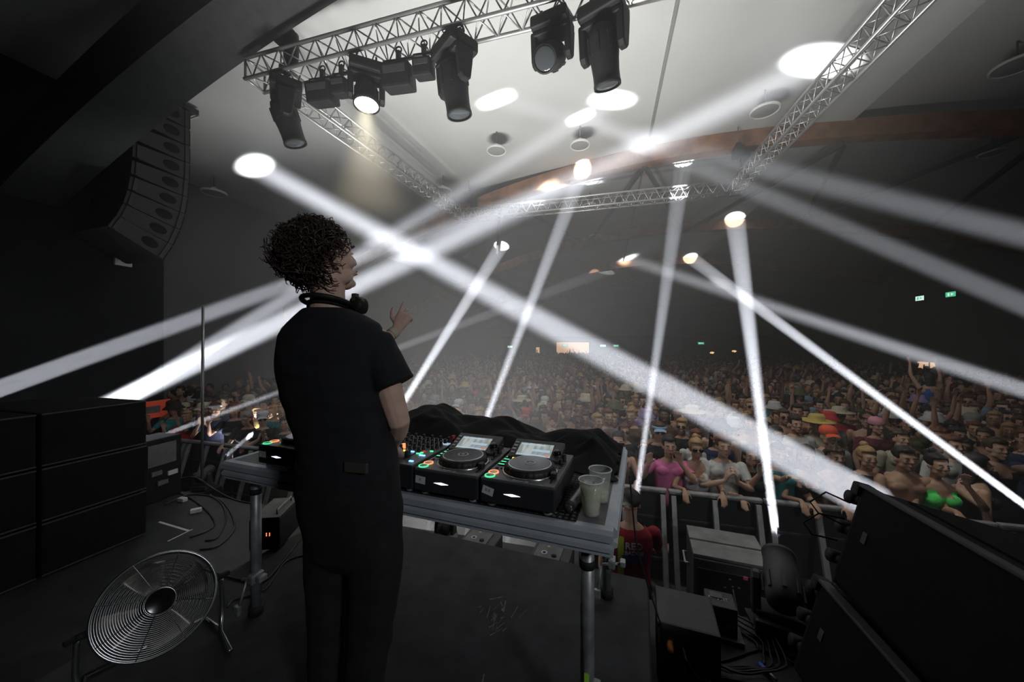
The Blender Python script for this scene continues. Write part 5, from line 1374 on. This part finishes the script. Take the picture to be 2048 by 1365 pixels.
front(1732, Y0 + .12, 'blond woman with sunglasses pushed into her hair, above the tilted speaker corner', pose=('rail', 'rail'), fem=True, top=('tee', 'black'), hair=('bun', 'blond'))
front(1806, Y0 + .02, 'bare-chested man with dark fringe above the tilted speaker', pose=('rail', 'rail'), top=('bare', ''), hair=('short', 'dark'), skin=1, scale=1.03)
front(1872, Y0 + .02, 'woman in a neon green top beside the bare-chested man', pose=('face', 'rail'), fem=True, top=('tank', (.10, .75, .16)), hair=('bun', 'dark'), skin=0)
front(1950, Y0 + .1, 'woman with long dark hair turned sideways near the tilted speaker', pose=('down', 'down'), fem=True, top=('tank', 'black'), hair=('long', 'dark'), turn=1.3)
front(1990, Y0 + .75, 'person shading the eyes with a bare arm at the right of the front rows', pose=('brow', 'down'), top=('tank', 'black'), hair=('short', 'brown'), skin=0, scale=1.03)
front(1236, Y0 + .05, 'woman in a patterned brown top at the barrier beside the thin upright beam', pose=('rail', 'rail'), fem=True, top=('tank', 'brown'), hair=('long', 'dark'))
front(1318, Y0 + .55, 'person in a pale blue sun visor behind the pink shirt', pose=('down', 'down'), top=('tee', 'black'), hat=('visor', 'pale blue'), hair=('short', 'brown'), shades=True, scale=1.03)
front(1655, Y0 + .95, 'man in an orange cap under the broad beam', pose=('down', 'down'), top=('tee', 'grey'), hat=('cap', (.62, .09, .04)), hair=None, scale=1.02)
front(1632, Y0 + 1.7, 'person in a wide yellow straw hat above the broad beam', pose=('down', 'down'), top=('tee', 'cream'), hat=('straw', 'yellow'), hair=('short', 'brown'), scale=1.03)
front(1590, Y0 + 1.6, 'man in a white tee and black strap next to the straw hat', pose=('down', 'down'), top=('tee', 'white'), hair=('short', 'dark'), scale=1.03)
front(1656, Y0 + 2.35, 'person with a bright red bucket hat beyond the straw hat', pose=('down', 'down'), top=('tee', 'grey'), hat=('bucket', (.45, .04, .03)), hair=('short', 'dark'))
front(1752, Y0 + 2.0, 'person in a pink soft hat in the crowd above the tilted speaker', pose=('down', 'down'), top=('tee', 'maroon'), hat=('beanie', (.62, .28, .36)), hair=('long', 'brown'))
front(1800, Y0 + 1.2, 'person in a black and cream striped shirt behind the bare-chested man', pose=('down', 'down'), top=('tee', (.30, .28, .22)), hair=('curly', 'brown'))
front(1548, Y0 + 3.3, 'person in a white bucket hat and cream tee behind the upright beam', pose=('up', 'down'), top=('tee', 'cream'), hat=('bucket', 'white'), hair=('short', 'dark'))
# woman in blue on somebody's shoulders, seen from behind
p = WY(1858, 790, 10.2)
add_person('woman in a blue top raised on shoulders with both arms up', p.x, 10.2, ('up', 'up'), True, ('tank', (.06, .13, .42)), None, ('long', 'dark'), turn=math.pi, z=.52, trousers='navy', lips=False)
# steward in the pit
Y = 3.24; p = WY(1262, 1000, Y)
st_ = add_person('steward in a red and lime shirt lettered RED BADGE standing in the pit', p.x, Y, ('down', 'rail'), False, ('tee', (.30, .015, .03)), None, ('short', 'dark'), turn=math.pi + .12, scale=.95, group=None)
mb = MB()
for sx in (-1,): 
    mb.grid(lambda u, v: Vector((.085 + .05 * u, .132 - .02 * u - .0 * v + .0, .95 + .46 * v)), 3, 10)
o = mb.build('lime_side_panel', mat('lime_fabric', (.5, .6, .06), .8), st_)
for body_txt, zz, sz in (('RED', 1.335, .085), ('BADGE', 1.275, .05)):
    me = text_mesh(body_txt, sz, .001, bold=True); me.materials.append(M_label); o = link('lettering', me, st_); o.location = (.0, .142, zz); o.rotation_euler = (R(90), 0, math.pi)
mb = MB(); mb.add([(-.1, .1385, 1.255), (.1, .1385, 1.255), (.1, .138, 1.215), (0, .138, 1.18), (-.1, .138, 1.215)], [(0, 1, 2, 3, 4)]); o = mb.build('shield_badge', mat('blue_badge', (.08, .12, .34), .7), st_)

PHONES = [WD(1685, 830, 7.0), WD(561, 782, 10.4)]
for P, lab in zip(PHONES, ('person holding up a phone with its torch lit above the straw hat', 'person holding up a phone with its torch lit beside the standing person at the decks')):
    add_person(lab, P.x - .27, P.y + .27, ('bent', 'down'), top=('tee', 'black'), hair=('short', 'dark'))
# ---- the crowd
random.seed(77)
spots = []
yy = Y0
row = 0
while yy < 37.0:
    xx = -11.1 + random.uniform(0, .4)
    sp = .41 + .004 * (yy - 5)
    while xx < 14.7:
        spots.append((xx + random.uniform(-.12, .12), yy + (random.uniform(-.13, .13) if row else 0), row)); xx += sp * random.uniform(.9, 1.25)
    yy += .43 + .005 * (yy - 5); row += 1
def project(p):
    v = Vector(p) - CAMP; d = v.dot(FW)
    if d < .3: return None
    return 1024 + FPX * v.dot(RT) / d, 682.5 - FPX * v.z / d, d
near = []; far = []
for x, y, rw in spots:
    if any((x - a) ** 2 + (y - b) ** 2 < .17 for a, b in ALL_PEOPLE): continue
    q = project((x, y, 1.68))
    if q is None or q[0] < -60 or q[0] > 2110: continue
    if q[0] < 330 or (q[0] < 430 and q[1] > 870): continue
    if 600 < q[0] < 1225 and q[1] > 872 + (q[0] - 1225) * .06: continue     # behind the table and the cloth
    if 575 < q[0] < 770 : 
        hid = True
    else: hid = False
    if q[0] > 1735 and q[1] > 1000 + (q[0] - 1735) * .5: continue
    (far if hid else near).append((q[2], x, y, rw, q))
near.sort()
N_IND = 300 - len(ALL_PEOPLE) + 1
ind = near[:N_IND]; far = [f for f in far] + near[N_IND:]
seen = set()
tops = [('tee', c) for c in ('black', 'black', 'white', 'grey', 'navy', 'pale blue', 'red', 'olive', 'brown', 'cream', 'maroon', 'green', 'black', 'grey', 'navy', 'brown', 'white', 'lilac', 'yellow', 'teal')] + [('tank', c) for c in ('black', 'white', 'cream', 'maroon', 'pale blue', 'olive')] + [('bare', '')]
hats = [None] * 60 + [('cap', c) for c in ('black', 'white', 'navy', 'grey', 'cream')] + [('bucket', c) for c in ('white', 'cream', 'black', 'yellow', 'olive', 'lilac')] + [('visor', 'white'), ('straw', 'cream'), ('beanie', 'black'), ('cap', 'red')]
HATN = {'cap': 'cap', 'bucket': 'bucket hat', 'straw': 'straw hat', 'visor': 'sun visor', 'beanie': 'beanie'}
for d, x, y, rw, q in ind:
    for tries in range(400):
        fem = random.random() < .45; top = random.choice(tops); hat = random.choice(hats)
        if top[0] == 'bare' and fem: continue
        if top[0] == 'tee' and fem and random.random() < .3: top = ('crop', top[1])
        hair = (random.choice(['long', 'long', 'bun', 'curly']) if fem else random.choice(['short', 'short', 'short', 'curly']), random.choice(['dark', 'dark', 'brown', 'brown', 'blond', 'auburn']))
        pose = random.choices(POSE_SETS, [8, 0, 2, 1.3, 2, 1.5, 1.5, 2, 2.5, 1])[0] if rw else random.choice([POSE_SETS[1], POSE_SETS[1], POSE_SETS[4], POSE_SETS[8]])
        if y < 7 and 'up' in pose: pose = random.choice([POSE_SETS[4], POSE_SETS[8], POSE_SETS[0]])
        shades = random.random() < .22
        rowt = ['at the barrier', 'in the second row', 'in the third row', 'in the fourth row', 'in the fifth row', 'in the sixth row'][rw] if rw < 6 else ('some way back', 'further back', 'deep in the crowd')[min(2, (rw - 6) // 4)]
        tt = {'tee': f'{top[1]} tee', 'tank': f'{top[1]} tank top', 'crop': f'{top[1]} crop top', 'bare': 'no shirt'}[top[0]]
        who = 'woman' if fem else 'man'
        hh = f'{hat[1]} {HATN[hat[0]]}' if hat else f'{hair[0] if hair[0] != "bun" else "tied"} {hair[1]} hair'
        lab = f'{who} with {hh} and {tt} {POSE_TXT[pose]} {rowt}'
        if shades and len(lab.split()) < 15: lab = lab.replace(f'{who} with', f'{who} in sunglasses with')
        if lab not in seen and len(lab.split()) <= 16: break
    seen.add(lab)
    add_person(lab, x, y, pose, fem, top, hat, hair, shades, random.choices(range(6), [4, 3, 3, 2, 3, 1])[0], random.gauss(math.atan2(x + .5, y) * -.5, .25), random.uniform(.93, 1.06), lips=d < 9)

# everybody further back: one mass of simple figures
V = []; F = []; C = []
def far_add(vs, fs, col):
    o = len(V); V.extend(vs); F.extend([[i + o for i in f] for f in fs]); C.extend([col] * len(vs))
def ellv(c, r, nu=8, nv=6):
    m = MB().ell(c, r, None, nu, nv); return m.v, m.f
def ringv(rs, n=8):
    m = MB().loft([ering(c, XV, YV, rx, ry, n) for c, rx, ry in rs]); return m.v, m.f
HD = ellv((0, 0, 0), (.078, .095, .115)); HR = ellv((0, .018, .03), (.088, .097, .098)); BK = (MB().lathe([(.17, -.01), (.11, .05), (.09, .11), (0, .12)], None, 9, cap=False)); CPv = (MB().lathe([(.096, .02), (.09, .09), (0, .125)], None, 9, cap=False)); CPv.box((0, -.13, .03), (.14, .1, .012))
TS = ringv([((0, 0, .75), .15, .10), ((0, 0, 1.1), .15, .10), ((0, 0, 1.32), .19, .11), ((0, 0, 1.42), .2, .09), ((0, 0, 1.47), .07, .06), ((0, 0, 1.55), .05, .05)])
rngc = list(COLS)
for d, x, y, rw, q in far:
    s = random.uniform(.93, 1.06); a = random.gauss(0, .4); ca, sa = math.cos(a), math.sin(a)
    def put(vs, off=(0, 0, 0)): return [((vx + off[0]) * ca * s - (vy + off[1]) * sa * s + x, (vx + off[0]) * sa * s + (vy + off[1]) * ca * s + y, (vz + off[2]) * s) for vx, vy, vz in vs]
    sk = random.choice(SKINS); tc = COLS[random.choices(rngc, [9, 3, 3, 3, .7, .4, .6, .25, .4, 1.3, 1.6, 1.0, .4, .8, .2, .4])[0]]
    if random.random() < .12: tc = sk
    far_add(put(TS[0]), TS[1], tc); far_add(put(HD[0], (0, -.02, 1.645)), HD[1], sk)
    far_add(put(HR[0], (0, .0, 1.66)), HR[1], HAIRC[random.choices(list(HAIRC), [5, 3, 1, .5])[0]])
    r = random.random()
    if r < .07: far_add(put(BK.v, (0, .01, 1.69)), BK.f, COLS[random.choice(['white', 'cream', 'black', 'yellow', 'grey', 'cream'])])
    elif r < .17: far_add(put(CPv.v, (0, .01, 1.66)), CPv.f, COLS[random.choice(['white', 'black', 'navy', 'grey', 'red', 'cream'])])
    if random.random() < .12:
        for sx in ((-1, 1) if random.random() < .4 else (random.choice((-1, 1)),)):
            e = Vector((sx * random.uniform(.24, .32), -.12, random.uniform(1.5, 1.72))); w = Vector((sx * random.uniform(.1, .3), -.22, random.uniform(1.75, 2.0)))
            m = MB().tube([(sx * .19, 0, 1.4), e, w, w + Vector((0, -.02, .15))], [.05, .04, .03, .035], 6); far_add(put(m.v), m.f, sk)
me = bpy.data.meshes.new('crowd'); me.from_pydata(V, [], F); me.update()
at = me.color_attributes.new('tint', 'FLOAT_COLOR', 'POINT')
at.data.foreach_set('color', [c for t3 in C for c in (*t3, 1.0)])
m = bpy.data.materials.new('crowd_skin_and_cloth'); m.use_nodes = True; nd = m.node_tree.nodes.new('ShaderNodeVertexColor'); nd.layer_name = 'tint'
m.node_tree.links.new(nd.outputs[0], m.node_tree.nodes['Principled BSDF'].inputs['Base Color']); m.node_tree.nodes['Principled BSDF'].inputs['Roughness'].default_value = .75
me.materials.append(m); me.polygons.foreach_set('use_smooth', [True] * len(me.polygons))
tag(link('crowd', me), 'packed crowd filling the hall behind the front rows', 'crowd', None, 'stuff')
# phones held up with their torches lit
for P, lab in zip(PHONES, ('phone with its torch lit held up above the straw hat', 'phone with its torch lit in the crowd beside the standing person')):
    t = thing('phone', lab, 'phone', P + Vector((0, -.035, .03)), (0, 0, .0), 'phones with lit torches')
    MB().bbox((0, 0, 0), (.075, .009, .15), .006).build('case', M_gloss, t)
    MB().ell((.0, -.007, .045), (.012, .004, .012)).build('torch', mat('phone_torch', (1, 1, .9), .4, emit=(1, .95, .75), estr=60), t)
# ------------------------------------------------------------------ far end of the hall
M_door = mat('warm_lit_foyer', (.6, .45, .3), .8, emit=(1, .62, .38), estr=.85)
M_lampw = mat('warm_lamp', (.9, .6, .3), .5, emit=(1, .6, .28), estr=1.6)
M_exit = mat('green_exit_panel', (.1, .6, .35), .4, emit=(.12, .75, .42), estr=1.0)
M_exitw = mat('white_exit_panel', (.8, .9, .85), .4, emit=(.75, 1, .85), estr=1.3)
def bw(px, py): return WY(px, py, YB - .06)
def door(n, x0, y0, x1, y1, m, lab=None):
    a, b = bw(x0, y0), bw(x1, y1)
    mb = MB(); mb.box(((a.x + b.x) / 2, YB - .02, (a.z + b.z) / 2), (abs(b.x - a.x), .05, abs(a.z - b.z))); o = struct(n, mb, m)
    fr = MB(); w, h = abs(b.x - a.x), abs(a.z - b.z)
    for sx in (-1, 1): fr.box(((a.x + b.x) / 2 + sx * (w / 2 + .06), YB - .03, (a.z + b.z) / 2), (.12, .08, h + .24))
    for sz in (-1, 1): fr.box(((a.x + b.x) / 2, YB - .03, (a.z + b.z) / 2 + sz * (h / 2 + .06)), (w, .08, .12))
    fr.build('door_frame', M_steeld, o)
door('door_1', 1113, 685, 1178, 712, M_door); door('door_2', 1072, 695, 1079, 716, M_door); door('door_3', 899, 705, 912, 710, M_door)
door('door_4', 1582, 707, 1596, 722, M_door)
mb = MB(); a, b = bw(780, 662), bw(1640, 690); mb.box(((a.x + b.x) / 2, YB - .6, (a.z + b.z) / 2 - .1), (b.x - a.x, 1.2, .25)); struct('trim_2', mb, M_steeld)
mb = MB(); a, b = bw(800, 626), bw(1620, 634); mb.box(((a.x + b.x) / 2, YB - .15, a.z), (b.x - a.x, .3, .18)); struct('trim_3', mb, M_steeld)
def sign(label, p, w, h, m, face, cat='exit sign', txt=False):
    t = thing('exit_sign', label, cat, p, (0, 0, face), 'lit exit signs')
    MB().bbox((0, 0, 0), (w, .06, h), .01).build('housing', M_blackm2, t)
    MB().box((0, -.034, 0), (w * .92, .008, h * .84)).build('panel', m, t)
    mb = MB(); mb.bbox((-w * .18, -.04, 0), (w * .16, .004, h * .5), .002); mb.add([(w * .05, -.041, h * .22), (w * .3, -.041, 0), (w * .05, -.041, -h * .22)], [(0, 1, 2)]); mb.build('running_mark', M_exitw if m is M_exit else M_exit, t)
for px, py, m, lab in ((1903, 589, M_exit, 'green exit sign high on the dark side wall'), (1841, 597, M_exitw, 'pale exit sign further along the dark side wall')):
    p = WX(px, py, XR - .034); sign(lab, p, .52, .26, m, R(-90))
for px, py, lab in ((1402, 687, 'green exit sign over the bar at the end of the hall'), (1130, 691, 'pale green sign beside the lit foyer opening'), (1206, 692, 'second small green sign past the lit foyer opening'), (1232, 692, 'third small green sign past the lit foyer opening'), (1020, 694, 'small white sign at the end wall near the thin beam'), (984, 656, 'small white light high on the end wall behind the raised hand')):
    p = bw(px, py); sign(lab, (p.x, YB - .026, p.z), .6, .25, M_exitw if 'white' in lab or 'second' in lab else M_exit, 0)
for px, py, lab in ((967, 698, 'warm wall lamp at the end of the hall before the thin beam'), (1468, 703, 'warm lamp over the bar near the upright beam'), (1424, 706, 'small warm lamp over the bar'), (1608, 708, 'warm lamp beside the side stairs')):
    p = bw(px, py); t = thing('wall_lamp', lab, 'wall lamp', (p.x, YB - .05, p.z), None, 'warm lamps at the end of the hall')
    MB().bbox((0, 0, 0), (.5, .1, .28), .03).build('backplate', M_steeld, t); MB().ell((0, -.06, 0), (.2, .06, .1)).build('shade', M_lampw, t)
p = WX(1852, 734, XR - .06)
mb = MB(); mb.box((XR - .02, p.y, p.z), (.05, 1.0, .45)); o = struct('window_1', mb, M_door)
mb = MB(); mb.box((XR - .06, p.y - .18, p.z), (.03, .05, .45)); mb.build('window_mullion', M_steeld, o)
# red warning sign on the side drape
p = WX(309, 820, -9.3)
t = thing('warning_sign', 'orange red sign with a grey panel beside the subwoofer stack', 'sign', (-9.36, p.y, p.z), (0, R(0), R(90)))
MB().bbox((0, 0, 0), (.62, .03, .36), .006).build('board', mat('orange_red_board', (.62, .09, .05), .55, emit=(1, .12, .06), estr=.10), t)
mb = MB(); mb.bbox((-.05, -.018, 0), (.34, .008, .15), .004); mb.build('grey_panel', M_grey, t)
# bright patch: pale board behind the hanging array
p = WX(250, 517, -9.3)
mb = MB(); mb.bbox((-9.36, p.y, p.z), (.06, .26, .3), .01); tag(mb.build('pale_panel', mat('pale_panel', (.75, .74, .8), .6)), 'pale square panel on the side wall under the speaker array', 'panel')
